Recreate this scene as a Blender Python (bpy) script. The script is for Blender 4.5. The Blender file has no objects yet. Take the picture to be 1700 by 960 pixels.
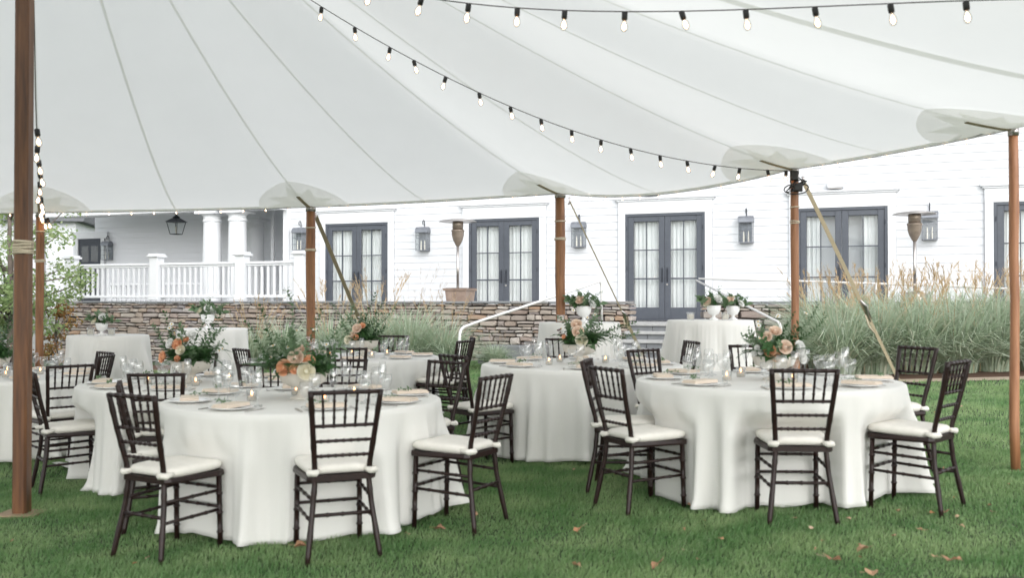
import bpy, math, random
import numpy as np
from mathutils import Vector, Matrix, Euler
R = math.radians; PI = math.pi
rnd = random.Random(7)
sc = bpy.context.scene
COL = sc.collection

# ---------------------------------------------------------------- camera
EYE = 1.40; F = 1653.0
cam = bpy.data.cameras.new('camera'); camo = bpy.data.objects.new('camera', cam); COL.objects.link(camo)
cam.sensor_width = 36; cam.lens = 35.0; cam.clip_start = .05; cam.clip_end = 3000
camo.location = (0, 0, EYE); camo.rotation_euler = (R(90.69), 0, 0)
cam.dof.use_dof = True; cam.dof.focus_distance = 17.0; cam.dof.aperture_fstop = 2.6
sc.camera = camo
# ---------------------------------------------------------------- light: bright overcast
SUN_EL, SUN_AZ = 32, 163
w = bpy.data.worlds.new('World'); sc.world = w; w.use_nodes = True
nt = w.node_tree; nt.nodes.clear()
sky = nt.nodes.new('ShaderNodeTexSky'); sky.sky_type = 'NISHITA'; sky.sun_disc = False
sky.sun_elevation = R(SUN_EL); sky.sun_rotation = R(SUN_AZ); sky.air_density = 1.0; sky.dust_density = 1.0; sky.ozone_density = 1.0
hs = nt.nodes.new('ShaderNodeHueSaturation'); hs.inputs['Saturation'].default_value = .15
bg = nt.nodes.new('ShaderNodeBackground'); bg.inputs['Strength'].default_value = .15
wo = nt.nodes.new('ShaderNodeOutputWorld')
nt.links.new(sky.outputs[0], hs.inputs['Color']); nt.links.new(hs.outputs[0], bg.inputs[0]); nt.links.new(bg.outputs[0], wo.inputs[0])
sl = bpy.data.lights.new('sun', 'SUN'); sl.energy = .6; sl.angle = R(95); sl.color = (1, .97, .93)
so = bpy.data.objects.new('sun', sl); COL.objects.link(so)
# sun_rotation is clockwise from +Y; the lamp shines from there
sd = Vector((math.sin(R(SUN_AZ))*math.cos(R(SUN_EL)), math.cos(R(SUN_AZ))*math.cos(R(SUN_EL)), math.sin(R(SUN_EL))))
so.rotation_euler = sd.to_track_quat('Z', 'Y').to_euler()
sc.view_settings.view_transform = 'Standard'; sc.view_settings.look = 'None'
sc.view_settings.exposure = 1.38; sc.view_settings.gamma = 1
sc.cycles.max_bounces = 10; sc.cycles.transparent_max_bounces = 24
sc.cycles.diffuse_bounces = 5

# ---------------------------------------------------------------- materials
def newmat(name):
    m = bpy.data.materials.new(name); m.use_nodes = True
    n = m.node_tree.nodes; b = n['Principled BSDF']
    return m, m.node_tree, n, b
def noise(nt, scale, detail=4, coord='Object', stretch=None):
    tc = nt.nodes.new('ShaderNodeTexCoord'); no = nt.nodes.new('ShaderNodeTexNoise')
    no.inputs['Scale'].default_value = scale; no.inputs['Detail'].default_value = detail
    if stretch:
        mp = nt.nodes.new('ShaderNodeMapping'); mp.inputs['Scale'].default_value = stretch
        nt.links.new(tc.outputs[coord], mp.inputs[0]); nt.links.new(mp.outputs[0], no.inputs['Vector'])
    else: nt.links.new(tc.outputs[coord], no.inputs['Vector'])
    return no.outputs['Fac']
def ramp(nt, fac, cols, lo=.3, hi=.7, interp='LINEAR'):
    r = nt.nodes.new('ShaderNodeValToRGB'); cr = r.color_ramp; cr.interpolation = interp
    n = len(cols)
    while len(cr.elements) < n: cr.elements.new(.5)
    for i, c in enumerate(cols):
        cr.elements[i].position = lo + (hi-lo)*i/max(1, n-1); cr.elements[i].color = (*c, 1)
    nt.links.new(fac, r.inputs[0]); return r.outputs[0]
def bump(nt, b, h, s=.3, d=.01):
    bp = nt.nodes.new('ShaderNodeBump'); bp.inputs['Strength'].default_value = s; bp.inputs['Distance'].default_value = d
    nt.links.new(h, bp.inputs['Height']); nt.links.new(bp.outputs[0], b.inputs['Normal'])
def M(name, c1, c2=None, scale=8, rough=.6, metal=0, bs=.0, bd=.01, stretch=None, trans=0, rand=None, spec=.5, lo=.3, hi=.7, randmix=.72):
    m, t, n, b = newmat(name)
    f = noise(t, scale, 5, 'Object', stretch)
    cols = [c1, c2 or tuple(x*.88 for x in c1)]
    col = ramp(t, f, cols, lo, hi)
    if rand:
        oi = t.nodes.new('ShaderNodeObjectInfo'); ge = t.nodes.new('ShaderNodeNewGeometry')
        ad = t.nodes.new('ShaderNodeMath'); ad.operation = 'ADD'; fr = t.nodes.new('ShaderNodeMath'); fr.operation = 'FRACT'
        t.links.new(oi.outputs['Random'], ad.inputs[0]); t.links.new(ge.outputs['Random Per Island'], ad.inputs[1]); t.links.new(ad.outputs[0], fr.inputs[0])
        rc = ramp(t, fr.outputs[0], rand, 0, 1)
        mx = t.nodes.new('ShaderNodeMix'); mx.data_type = 'RGBA'; mx.blend_type = 'MIX'; mx.inputs[0].default_value = randmix
        t.links.new(col, mx.inputs[6]); t.links.new(rc, mx.inputs[7]); col = mx.outputs[2]
    t.links.new(col, b.inputs['Base Color'])
    b.inputs['Roughness'].default_value = rough; b.inputs['Metallic'].default_value = metal
    b.inputs['Specular IOR Level'].default_value = spec
    if bs: bump(t, b, f, bs, bd)
    if trans:
        tr = t.nodes.new('ShaderNodeBsdfTranslucent'); t.links.new(col, tr.inputs[0])
        ms = t.nodes.new('ShaderNodeMixShader'); ms.inputs[0].default_value = trans
        t.links.new(b.outputs[0], ms.inputs[1]); t.links.new(tr.outputs[0], ms.inputs[2])
        t.links.new(ms.outputs[0], n['Material Output'].inputs[0])
    return m
def glassmat(name, tint=(1, 1, 1), gl=.08, rough=.02):
    m, t, n, b = newmat(name); n.remove(b)
    tr = n.new('ShaderNodeBsdfTransparent'); tr.inputs[0].default_value = (*tint, 1)
    g = n.new('ShaderNodeBsdfGlossy'); g.inputs['Roughness'].default_value = rough
    lw_ = n.new('ShaderNodeLayerWeight'); lw_.inputs['Blend'].default_value = .5
    fr = n.new('ShaderNodeMath'); fr.operation = 'POWER'; fr.inputs[1].default_value = 4; t.links.new(lw_.outputs['Facing'], fr.inputs[0])
    ad = n.new('ShaderNodeMath'); ad.operation = 'ADD'; ad.inputs[1].default_value = gl
    t.links.new(fr.outputs[0], ad.inputs[0])
    ms = n.new('ShaderNodeMixShader'); t.links.new(ad.outputs[0], ms.inputs[0])
    t.links.new(tr.outputs[0], ms.inputs[1]); t.links.new(g.outputs[0], ms.inputs[2]); t.links.new(ms.outputs[0], n['Material Output'].inputs[0])
    return m
def emit(name, c, s):
    m, t, n, b = newmat(name); b.inputs['Base Color'].default_value = (*c, 1)
    b.inputs['Emission Color'].default_value = (*c, 1); b.inputs['Emission Strength'].default_value = s; return m

m_chair = M('mahogany_lacquer', (.013, .007, .006), (.026, .012, .010), 30, .36, bs=.15, bd=.002, spec=.32)
m_cush = M('ivory_cushion_fabric', (.80, .77, .71), (.74, .71, .65), 18, .9, bs=.2, bd=.004)
m_cloth = M('ivory_table_linen', (.855, .845, .81), (.83, .82, .785), 4, .92, trans=.14, bs=.5, bd=.012, spec=.15, stretch=(1, 1, .35))
m_canvas = M('sailcloth', (.88, .89, .87), (.86, .87, .85), 2.2, .8, trans=.54, bs=.35, bd=.02, spec=.2)
m_patch = M('sailcloth_patch', (.90, .90, .87), (.89, .89, .86), 5, .85, trans=.80)
m_star = M('sailcloth_star', (.91, .915, .88), (.90, .905, .87), 5, .85, trans=.86)
m_seam = M('canvas_seam', (.85, .86, .82), (.82, .83, .79), 8, .85, trans=.80)
m_web = M('tan_webbing', (.44, .37, .25), (.36, .30, .20), 60, .85)
m_pole = M('stained_pole_wood', (.36, .165, .065), (.13, .052, .022), 3.2, .5, bs=.3, bd=.004, stretch=(9, 9, .8), lo=.25, hi=.75)
m_pole_l = M('pale_pole_wood', (.42, .20, .10), (.24, .10, .045), 3.2, .5, bs=.25, bd=.004, stretch=(9, 9, .8))
m_rope = M('cream_rope', (.66, .58, .45), (.50, .43, .32), 120, .9, bs=.3, bd=.003)
m_white = M('white_paint', (.70, .715, .73), (.68, .69, .71), 2, .55, bs=.03)
m_clap = M('white_clapboard_paint', (.66, .675, .695), (.63, .645, .665), 3, .6, bs=.08, bd=.004, stretch=(.6, 6, 6))
m_porch = M('porch_siding_paint', (.78, .79, .82), (.74, .75, .78), 3, .6)
m_door = M('slate_blue_paint', (.078, .088, .106), (.066, .074, .09), 9, .45)
m_dark = M('dark_interior', (.10, .11, .12), (.07, .08, .09), 2, .9)
m_curt = M('sheer_curtain', (.85, .865, .86), (.80, .815, .81), 5, .9, trans=.1, stretch=(6, 6, .4))
m_pane = glassmat('window_glass', (.965, .975, .975), .03, .03)
m_glass = glassmat('clear_glass', (.975, .98, .98), .17, .06)
m_iron = M('dark_lantern_metal', (.055, .06, .075), (.04, .045, .055), 20, .4, metal=.5)
m_zinc = M('weathered_zinc', (.24, .255, .28), (.18, .19, .215), 12, .4, metal=.4)
m_steel = M('brushed_steel', (.52, .49, .47), (.42, .39, .37), 12, .28, metal=.9)
m_copper = M('bronze_enamel', (.33, .27, .22), (.25, .20, .16), 10, .35, metal=.5)
m_pot = M('brown_glazed_planter', (.33, .25, .20), (.20, .14, .11), 6, .4)
m_stoneA = M('fieldstone', (.27, .245, .22), (.17, .155, .145), 9, .85, bs=.7, bd=.02,
             rand=[(.22, .20, .20), (.42, .38, .33), (.33, .26, .21), (.50, .46, .41), (.31, .29, .30), (.44, .28, .17), (.19, .17, .17), (.40, .32, .25), (.55, .51, .47), (.30, .24, .22), (.40, .35, .31)])
m_mortar = M('dark_joint', (.045, .035, .03), (.03, .025, .02), 8, .95)
m_cap = M('bluestone_cap', (.24, .245, .25), (.17, .18, .185), 4, .8, bs=.4, bd=.01, rand=[(.24, .25, .255), (.19, .20, .21), (.27, .255, .24)])
m_tread = M('pale_granite', (.42, .42, .41), (.34, .34, .335), 12, .75, bs=.3)
m_riser = M('slate_riser', (.20, .21, .215), (.15, .155, .165), 6, .8, bs=.3)
m_rail = M('white_metal_rail', (.74, .73, .71), (.68, .67, .65), 4, .4)
m_soil = M('lawn_soil', (.035, .065, .022), (.05, .085, .03), 3, .95, bs=.3)
m_grass = M('lawn_blades', (.38, .48, .23), (.09, .215, .06), 2.2, .5, trans=.38, rand=[(.09, .22, .065), (.18, .34, .12), (.26, .41, .18), (.12, .27, .085), (.38, .45, .26)], randmix=.5, lo=.36, hi=.62)
m_path = M('gravel_path', (.42, .34, .26), (.33, .26, .19), 40, .95, bs=.5)
m_ogr = M('silver_grass_blades', (.44, .52, .39), (.28, .37, .24), 3, .6, trans=.35, rand=[(.24, .34, .20), (.48, .57, .43), (.64, .70, .58), (.37, .47, .32), (.64, .61, .48)])
m_plume = M('tan_plumes', (.50, .37, .22), (.40, .28, .16), 5, .9, trans=.25, rand=[(.52, .40, .24), (.40, .27, .14), (.60, .50, .36)])
m_bark = M('grey_bark', (.16, .13, .11), (.09, .075, .065), 12, .9, bs=.6)
m_leaf = M('tree_leaves', (.30, .40, .17), (.20, .31, .12), 2, .6, trans=.5, rand=[(.20, .32, .12), (.34, .44, .20), (.44, .50, .26), (.22, .32, .13)])
m_orange = M('autumn_leaves', (.34, .19, .06), (.28, .12, .04), 4, .7, trans=.3, rand=[(.38, .22, .07), (.26, .10, .04), (.35, .28, .10), (.16, .20, .07)])
m_fern = M('fern_green', (.045, .12, .035), (.035, .09, .028), 8, .55, trans=.25, rand=[(.035, .10, .03), (.06, .15, .045), (.05, .12, .03)])
m_sage = M('sage_sprig_green', (.14, .22, .12), (.10, .17, .09), 8, .6, trans=.25, rand=[(.10, .18, .08), (.18, .27, .15), (.13, .21, .10)])
m_burg = M('burgundy_leaves', (.10, .035, .028), (.07, .025, .02), 8, .6, trans=.2)
m_peach = M('peach_petals', (.84, .42, .22), (.82, .54, .36), 14, .7, trans=.2)
m_blush = M('blush_petals', (.84, .66, .53), (.86, .73, .62), 14, .7, trans=.2)
m_cream = M('cream_petals', (.86, .83, .70), (.84, .80, .64), 14, .7, trans=.2)
m_wpet = M('white_petals', (.86, .86, .84), (.82, .82, .80), 14, .7, trans=.2)
m_yel = M('yellow_centre', (.62, .40, .05), (.55, .33, .04), 20, .8)
m_stonev = M('whitewashed_pottery', (.66, .63, .57), (.52, .49, .43), 10, .8, bs=.4, bd=.006)
m_china = M('white_china', (.80, .80, .79), (.78, .78, .77), 5, .2)
m_napkin = M('blush_napkin', (.72, .62, .52), (.67, .57, .47), 12, .9)
m_wax = M('candle_wax', (.85, .80, .70), (.82, .76, .66), 8, .5)
m_flame = emit('candle_flame', (1, .42, .14), 5)
m_bulb = emit('lit_filament', (1, .62, .36), 7)
m_bulbg = glassmat('bulb_glass', (1, .97, .93), .16, .05)
m_sock = M('black_socket', (.012, .012, .012), (.02, .018, .018), 20, .5)
m_cable = M('brown_cable', (.06, .045, .04), (.04, .03, .03), 20, .6)
m_dleafA = M('brown_fallen_leaf', (.30, .12, .05), (.40, .22, .10), 25, .8, rand=[(.36, .17, .08), (.52, .40, .27), (.28, .13, .07), (.56, .47, .36)])
m_roof = M('grey_shingle', (.16, .165, .175), (.12, .125, .13), 8, .9)
m_mulch = M('bark_mulch', (.12, .06, .035), (.07, .035, .02), 30, .95, bs=.6)

# ---------------------------------------------------------------- mesh helpers
class MB:
    def __init__(s): s.v = []; s.f = []; s.mi = []
    def add(s, vs, fs, mi=0):
        o = len(s.v); s.v += [tuple(p) for p in vs]; s.f += [tuple(i+o for i in f) for f in fs]; s.mi += [mi]*len(fs); return s
    def box(s, c, d, mi=0, rz=0, rx=0, ry=0):
        hx, hy, hz = d[0]/2, d[1]/2, d[2]/2
        vs = [Vector((x, y, z)) for x in (-hx, hx) for y in (-hy, hy) for z in (-hz, hz)]
        if rz or rx or ry:
            q = Euler((rx, ry, rz)).to_matrix(); vs = [q @ v for v in vs]
        vs = [v + Vector(c) for v in vs]
        return s.add(vs, [(0, 1, 3, 2), (4, 6, 7, 5), (0, 4, 5, 1), (2, 3, 7, 6), (0, 2, 6, 4), (1, 5, 7, 3)], mi)
    def bbox(s, c, d, b=.006, mi=0):      # box with chamfered long faces (front and back inset)
        hx, hy, hz = d[0]/2, d[1]/2, d[2]/2; b = min(b, hx*.9, hy*.9, hz*.9)
        vs = []
        for (k, iy) in ((b, -hy), (0, -hy+b), (0, hy-b), (b, hy)):
            for (sx, szz) in ((-1, -1), (1, -1), (1, 1), (-1, 1)): vs.append((c[0]+sx*(hx-k), c[1]+iy, c[2]+szz*(hz-k)))
        fs = [(0, 1, 2, 3), (15, 14, 13, 12)]
        for r_ in range(3):
            for i in range(4): j = (i+1) % 4; fs.append((r_*4+j, r_*4+i, r_*4+4+i, r_*4+4+j))
        return s.add(vs, fs, mi)
    def tube(s, pts, rad, n=6, mi=0, cap=True):
        pts = [Vector(p) for p in pts]
        if not isinstance(rad, (list, tuple)): rad = [rad]*len(pts)
        vs = []; up0 = None
        for i, p in enumerate(pts):
            d = (pts[min(i+1, len(pts)-1)] - pts[max(i-1, 0)]).normalized()
            ref = up0 if up0 is not None else (Vector((0, 0, 1)) if abs(d.z) < .9 else Vector((1, 0, 0)))
            a = d.cross(ref)
            if a.length < 1e-4: a = d.cross(Vector((0, 1, 0)))
            a.normalize(); b = a.cross(d).normalized(); up0 = b
            for k in range(n):
                t = 2*PI*k/n; vs.append(p + a*math.cos(t)*rad[i] + b*math.sin(t)*rad[i])
        fs = []
        for i in range(len(pts)-1):
            for k in range(n): fs.append((i*n+k, i*n+(k+1) % n, (i+1)*n+(k+1) % n, (i+1)*n+k))
        if cap: fs.append(tuple(range(n-1, -1, -1))); fs.append(tuple((len(pts)-1)*n+k for k in range(n)))
        return s.add(vs, fs, mi)
    def lathe(s, prof, n=20, mi=0, c=(0, 0, 0)):
        vs = []; 
        for (r_, z) in prof:
            for k in range(n): t = 2*PI*k/n; vs.append((c[0]+r_*math.cos(t), c[1]+r_*math.sin(t), c[2]+z))
        fs = []
        for i in range(len(prof)-1):
            for k in range(n): fs.append((i*n+k, i*n+(k+1) % n, (i+1)*n+(k+1) % n, (i+1)*n+k))
        if prof[0][0] > 1e-4: fs.append(tuple(range(n-1, -1, -1)))
        if prof[-1][0] > 1e-4: fs.append(tuple((len(prof)-1)*n+k for k in range(n)))
        return s.add(vs, fs, mi)
    def mesh(s, name, mats, smooth=False):
        me = bpy.data.meshes.new(name); me.from_pydata(s.v, [], s.f)
        for m in (mats if isinstance(mats, (list, tuple)) else [mats]): me.materials.append(m)
        if any(s.mi): me.polygons.foreach_set('material_index', s.mi)
        if smooth: me.polygons.foreach_set('use_smooth', [True]*len(s.f))
        me.update(); return me
    def build(s, name, mats, parent=None, smooth=False, loc=None): return mkobj(name, s.mesh(name, mats, smooth), parent, loc)
def mkobj(name, me, parent=None, loc=None, rot=None, scale=None):
    o = bpy.data.objects.new(name, me); COL.objects.link(o)
    if parent: o.parent = parent
    if loc is not None: o.location = loc
    if rot is not None: o.rotation_euler = rot
    if scale is not None: o.scale = scale if isinstance(scale, (tuple, list)) else (scale,)*3
    return o
def tag(o, label=None, cat=None, group=None, kind=None):
    if label: o['label'] = label
    if cat: o['category'] = cat
    if group: o['group'] = group
    if kind: o['kind'] = kind
    return o
def thing(name, label, cat, loc=(0, 0, 0), rz=0, group=None):
    o = bpy.data.objects.new(name, None); COL.objects.link(o); o.location = loc; o.rotation_euler = (0, 0, rz); o.empty_display_size = .1
    return tag(o, label, cat, group)
def copy_tree(o, parent=None):
    c = o.copy(); COL.objects.link(c)
    if parent: c.parent = parent
    for ch in list(o.children): copy_tree(ch, c)
    return c
def npmesh(name, V, Fc, mats, smooth=False, mi=None):   # V (n,3), Fc (m,k) uniform polygons
    me = bpy.data.meshes.new(name); V = np.asarray(V, dtype=np.float32); Fc = np.asarray(Fc, dtype=np.int32)
    me.vertices.add(len(V)); me.vertices.foreach_set('co', V.ravel())
    me.loops.add(Fc.size); me.loops.foreach_set('vertex_index', Fc.ravel())
    me.polygons.add(len(Fc)); me.polygons.foreach_set('loop_start', np.arange(0, Fc.size, Fc.shape[1], dtype=np.int32))
    for m in (mats if isinstance(mats, (list, tuple)) else [mats]): me.materials.append(m)
    if mi is not None: me.polygons.foreach_set('material_index', np.asarray(mi, dtype=np.int32))
    if smooth: me.polygons.foreach_set('use_smooth', np.ones(len(Fc), dtype=bool))
    me.update(calc_edges=True); return me

def gz(x, y):
    xx = max(-14, min(14, x)); yy = max(0, min(19, y))
    return .03*xx*max(0, min(1, (y+6)/10)) + .008*(yy-5.3) + .03
def at(px, py, Y): return Vector(((px-850)/F*Y, Y, EYE+(500-py)/F*Y))

# ---------------------------------------------------------------- ground
xs = list(np.linspace(-300, -20, 8)) + list(np.linspace(-16, 16, 33)) + list(np.linspace(20, 300, 8))
ys = list(np.linspace(-200, -20, 6)) + list(np.linspace(-10, 30, 41)) + list(np.linspace(50, 500, 8))
gv = [(x, y, gz(x, y)) for y in ys for x in xs]; nx = len(xs)
gf = [(j*nx+i, j*nx+i+1, (j+1)*nx+i+1, (j+1)*nx+i) for j in range(len(ys)-1) for i in range(nx-1)]
mb = MB(); mb.add(gv, gf); g = mb.build('ground', m_soil, smooth=True); tag(g, kind='structure')
def sheet(name, poly_rows, m, dz, kind='structure'):
    mb = MB(); n = len(poly_rows)
    vs = []
    for a, b in poly_rows:
        for k in range(5):
            t = k/4; x = a[0]*(1-t)+b[0]*t; y = a[1]*(1-t)+b[1]*t; vs.append((x, y, gz(x, y)+dz))
    fs = [(i*5+k, i*5+k+1, (i+1)*5+k+1, (i+1)*5+k) for i in range(n-1) for k in range(4)]
    mb.add(vs, fs); o = mb.build(name, m); return tag(o, kind=kind)
path_ctr = [(2.9, 14.6), (4.2, 14.15), (5.5, 13.95), (7.0, 13.85), (9.5, 13.9), (13, 14.1)]
rows = [((x, y-.16), (x, y+.3)) for x, y in path_ctr]
sheet('gravel_path', rows, m_path, .012)
sheet('mulch_bed', [((-16, 20.6), (-16, 25.5)), ((-11, 20.4), (-11, 24)), ((-6, 20.6), (-6, 22.6)), ((-1.5, 19.2), (-1.5, 20.8))], m_mulch, .008)
sheet('planting_bed', [((3.6, 14.4), (3.6, 19.0)), ((7, 14.1), (7, 17.9)), ((13, 14.4), (13, 17.5))], m_mulch, .008)

# lawn: every blade is real, denser near the lens
rg = np.random.default_rng(3)
def blades(n, y0, y1, h, wd, seg2=True):
    Y = np.sqrt(rg.uniform(y0*y0, y1*y1, n)); X = rg.uniform(-.56, .56, n)*Y
    z = np.array([gz(a, b) for a, b in zip(X, Y)])
    hh = h*rg.uniform(.55, 1.25, n)*(1+.25*np.sin(X*2.3+1.7*np.sin(Y*1.9))+.15*np.sin(Y*5.1+X*3))
    th = rg.uniform(0, 2*PI, n); ln = rg.uniform(.1, .9, n)*hh; la = rg.uniform(0, 2*PI, n)
    la = np.where(rg.random(n) < .4, .6+.8*np.sin(X*1.3+Y*.7), la)
    dx, dy = np.cos(th)*wd*.5, np.sin(th)*wd*.5
    lx, ly = np.cos(la)*ln, np.sin(la)*ln
    P = lambda a, b, c: np.stack([a, b, c], 1)
    v0 = P(X-dx, Y-dy, z-.005); v1 = P(X+dx, Y+dy, z-.005)
    v2 = P(X+dx*.8+lx*.35, Y+dy*.8+ly*.35, z+hh*.6); v3 = P(X-dx*.8+lx*.35, Y-dy*.8+ly*.35, z+hh*.6)
    v4 = P(X+lx, Y+ly, z+hh)
    if seg2:
        V = np.stack([v0, v1, v2, v3, v4], 1).reshape(-1, 3); b = np.arange(n)[:, None]*5
        T = np.concatenate([b+[0, 1, 2], b+[0, 2, 3], b+[3, 2, 4]], 0)
    else:
        V = np.stack([v0, v1, v4], 1).reshape(-1, 3); T = np.arange(n)[:, None]*3+[0, 1, 2]
    return V, T
parts = [blades(190000, 4.7, 8.2, .030, .0048), blades(130000, 8.2, 13, .038, .010, False), blades(90000, 13, 21, .05, .016, False)]
Vs, Ts, off = [], [], 0
for V, T in parts: Vs.append(V); Ts.append(T+off); off += len(V)
V = np.concatenate(Vs); T = np.concatenate(Ts)
# keep blades off the gravel path and the planting beds
cx = V[T[:, 0], 0]; cy = V[T[:, 0], 1]
py_ = np.interp(cx, [p[0] for p in path_ctr], [p[1] for p in path_ctr])
keep = ~((cx > 2.9) & (cy > py_-.16))
T = T[keep]
go = mkobj('lawn_grass', npmesh('lawn_grass', V, T, m_grass)); tag(go, 'short mown green lawn grass under and around the tables', 'grass', kind='stuff')

# ---------------------------------------------------------------- house
TH = R(21.5); CT, ST = math.cos(TH), math.sin(TH)
def hw(u, v, z=0): return Vector((3.53+u*CT+v*ST, 23.0-u*ST+v*CT, z))
def hu(px, v):
    r = (px-850)/F; return (r*(23+v*CT)-3.53-v*ST)/(CT+r*ST)
def hz(px, py, v):
    p = hw(hu(px, v), v); return EYE+(500-py)/F*p.y
TZ = .95                                             # terrace level
def hthing(name, label, cat, u, v, z, group=None): return thing(name, label, cat, hw(u, v, z), -TH, group)
house = hthing('house', 'white clapboard house with blue grey french doors behind the tent', 'house', 0, 0, 0)
UL, UR, ZT = -10.35, 15.0, 6.3
doors = [hu(592.5, 0), hu(837, 0), hu(1104, 0), hu(1398, 0), hu(1398, 0)+3.9, hu(1398, 0)+7.8]
DW, DB, DT = 1.86, TZ+.03, 3.43
CW = .17
bands = [(d-DW/2-CW, d+DW/2+CW) for d in doors]
# wall core with door openings: back sheet behind boards
mb = MB()
cur = UL
for a, b in bands:
    mb.box(((cur+a)/2, .12, (ZT)/2), (a-cur, .2, ZT)); cur = b
    mb.box(((a+b)/2, .12, (ZT+DT+.1)/2), (b-a, .2, ZT-DT-.1)); mb.box(((a+b)/2, .12, (DB-.02)/2), (b-a, .2, DB-.02))
mb.box(((cur+UR)/2, .12, ZT/2), (UR-cur, .2, ZT))
mb.box((UL+.1, 4.2, ZT/2), (.2, 7.95, ZT)); mb.box((UR-.1, 4.2, ZT/2), (.2, 7.95, ZT)); mb.box(((UL+UR)/2, 8.2, ZT/2), (UR-UL-.4, .2, ZT))
mb.build('wall', m_white, house)
def clap(u0, u1, z, h=.172):
    L = u1-u0; mb = MB()
    vs = [(-.5, .0, 0), (.5, .0, 0), (.5, -.019, 0), (-.5, -.019, 0), (-.5, 0, 1), (.5, 0, 1), (.5, -.010, 1), (-.5, -.010, 1)]
    return vs
cb = MB(); cb.add(clap(0, 1, 0), [(0, 1, 5, 4), (3, 7, 6, 2), (0, 4, 7, 3), (1, 2, 6, 5), (4, 5, 6, 7), (0, 3, 2, 1)])
cbm = cb.mesh('clapboard', m_clap)
z = TZ+.02; rows_ = []
while z < ZT-.1: rows_.append(z); z += .176
HEAD = DT+.40
for z in rows_:
    segs = []
    if z+.1 > HEAD-.02: segs = [(UL+.14, UR)]
    else:
        cur = UL+.14
        for a, b in bands: segs.append((cur, a)); cur = b
        segs.append((cur, UR))
    for a, b in segs:
        if b-a < .05: continue
        mkobj('clapboard', cbm, house, ((a+b)/2, .018, z), None, (b-a-.004, 1, .170))
mb = MB(); mb.bbox((UL+.05, -.02, (ZT+TZ)/2), (.18, .1, ZT-TZ), .008); mb.build('corner_board', m_white, house)
# roof
mb = MB(); u0, u1 = UL-.5, UR+.5
mb.add([(u0, -.6, ZT-.1), (u1, -.6, ZT-.1), (u1, 4, ZT+2.6), (u0, 4, ZT+2.6), (u1, 8.8, ZT-.1), (u0, 8.8, ZT-.1),
        (u0, -.6, ZT), (u1, -.6, ZT), (u1, 4, ZT+2.75), (u0, 4, ZT+2.75), (u1, 8.8, ZT), (u0, 8.8, ZT)],
       [(0, 1, 2, 3), (3, 2, 4, 5), (9, 8, 7, 6), (11, 10, 8, 9), (0, 6, 7, 1), (5, 4, 10, 11), (0, 3, 9, 6), (3, 5, 11, 9), (1, 7, 8, 2), (2, 8, 10, 4)])
mb.build('roof', m_roof, house)
# casings + header caps
for a, b in bands:
    mb = MB()
    mb.bbox((a+CW/2, -.028, (TZ+DT)/2), (CW-.004, .06, DT-TZ-.004), .005); mb.bbox((b-CW/2, -.028, (TZ+DT)/2), (CW-.004, .06, DT-TZ-.004), .005)
    mb.bbox(((a+b)/2, -.030, DT+.165), (b-a, .064, .33), .005); mb.bbox(((a+b)/2, -.055, DT+.355), (b-a+.16, .13, .05), .012); mb.bbox(((a+b)/2, -.045, DT+.31), (b-a+.08, .10, .034), .01)
    mb.build('door_casing', m_white, house)
# french doors
LW = (DW-.06*2-.008)/2
def leafmesh():
    mb = MB(); st, tr, br = .135, .12, .27; H = DT-DB-.06
    mb.bbox((-LW/2+st/2, 0, H/2), (st, .05, H), .006); mb.bbox((LW/2-st/2, 0, H/2), (st, .05, H), .006)
    mb.bbox((0, 0, H-tr/2), (LW-2*st, .046, tr), .006); mb.bbox((0, 0, br/2), (LW-2*st, .046, br), .006)
    return mb.mesh('door_leaf', m_door), H, st, tr, br
leafm, LH, st_, tr_, br_ = leafmesh()
gw, gh = LW-2*st_, LH-tr_-br_
mb = MB(); mb.box((0, 0, br_+gh/2), (.022, .036, gh)); 
for k in (1, 2): mb.box((0, .001, br_+gh*k/3), (gw, .034, .024 if k == 2 else .034))
muntm = mb.mesh('muntin', m_door)
mb = MB(); mb.box((0, 0, 0), (gw/2-.014, .006, gh/3-.03)); panem = mb.mesh('pane', m_pane)
mb = MB(); mb.tube([(0, 0, -.14), (0, -.05, -.13), (0, -.05, .13), (0, 0, .14)], .011, 6); mb.box((0, .004, 0), (.035, .008, .34)); handm = mb.mesh('handle', m_iron)
mb = MB(); mb.lathe([(.022, 0), (.022, .012)], 10); lockm = mb.mesh('lock', m_steel)
mb = MB(); mb.tube([(0, 0, -.05), (0, 0, .05)], .014, 6); hingem = mb.mesh('hinge', m_iron)
dnames = ['behind the second tent pole', 'beside the brown planter', 'above the stone steps', 'behind the tan tension strap', 'behind the rightmost tent pole', 'beyond the photo edge']
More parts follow.
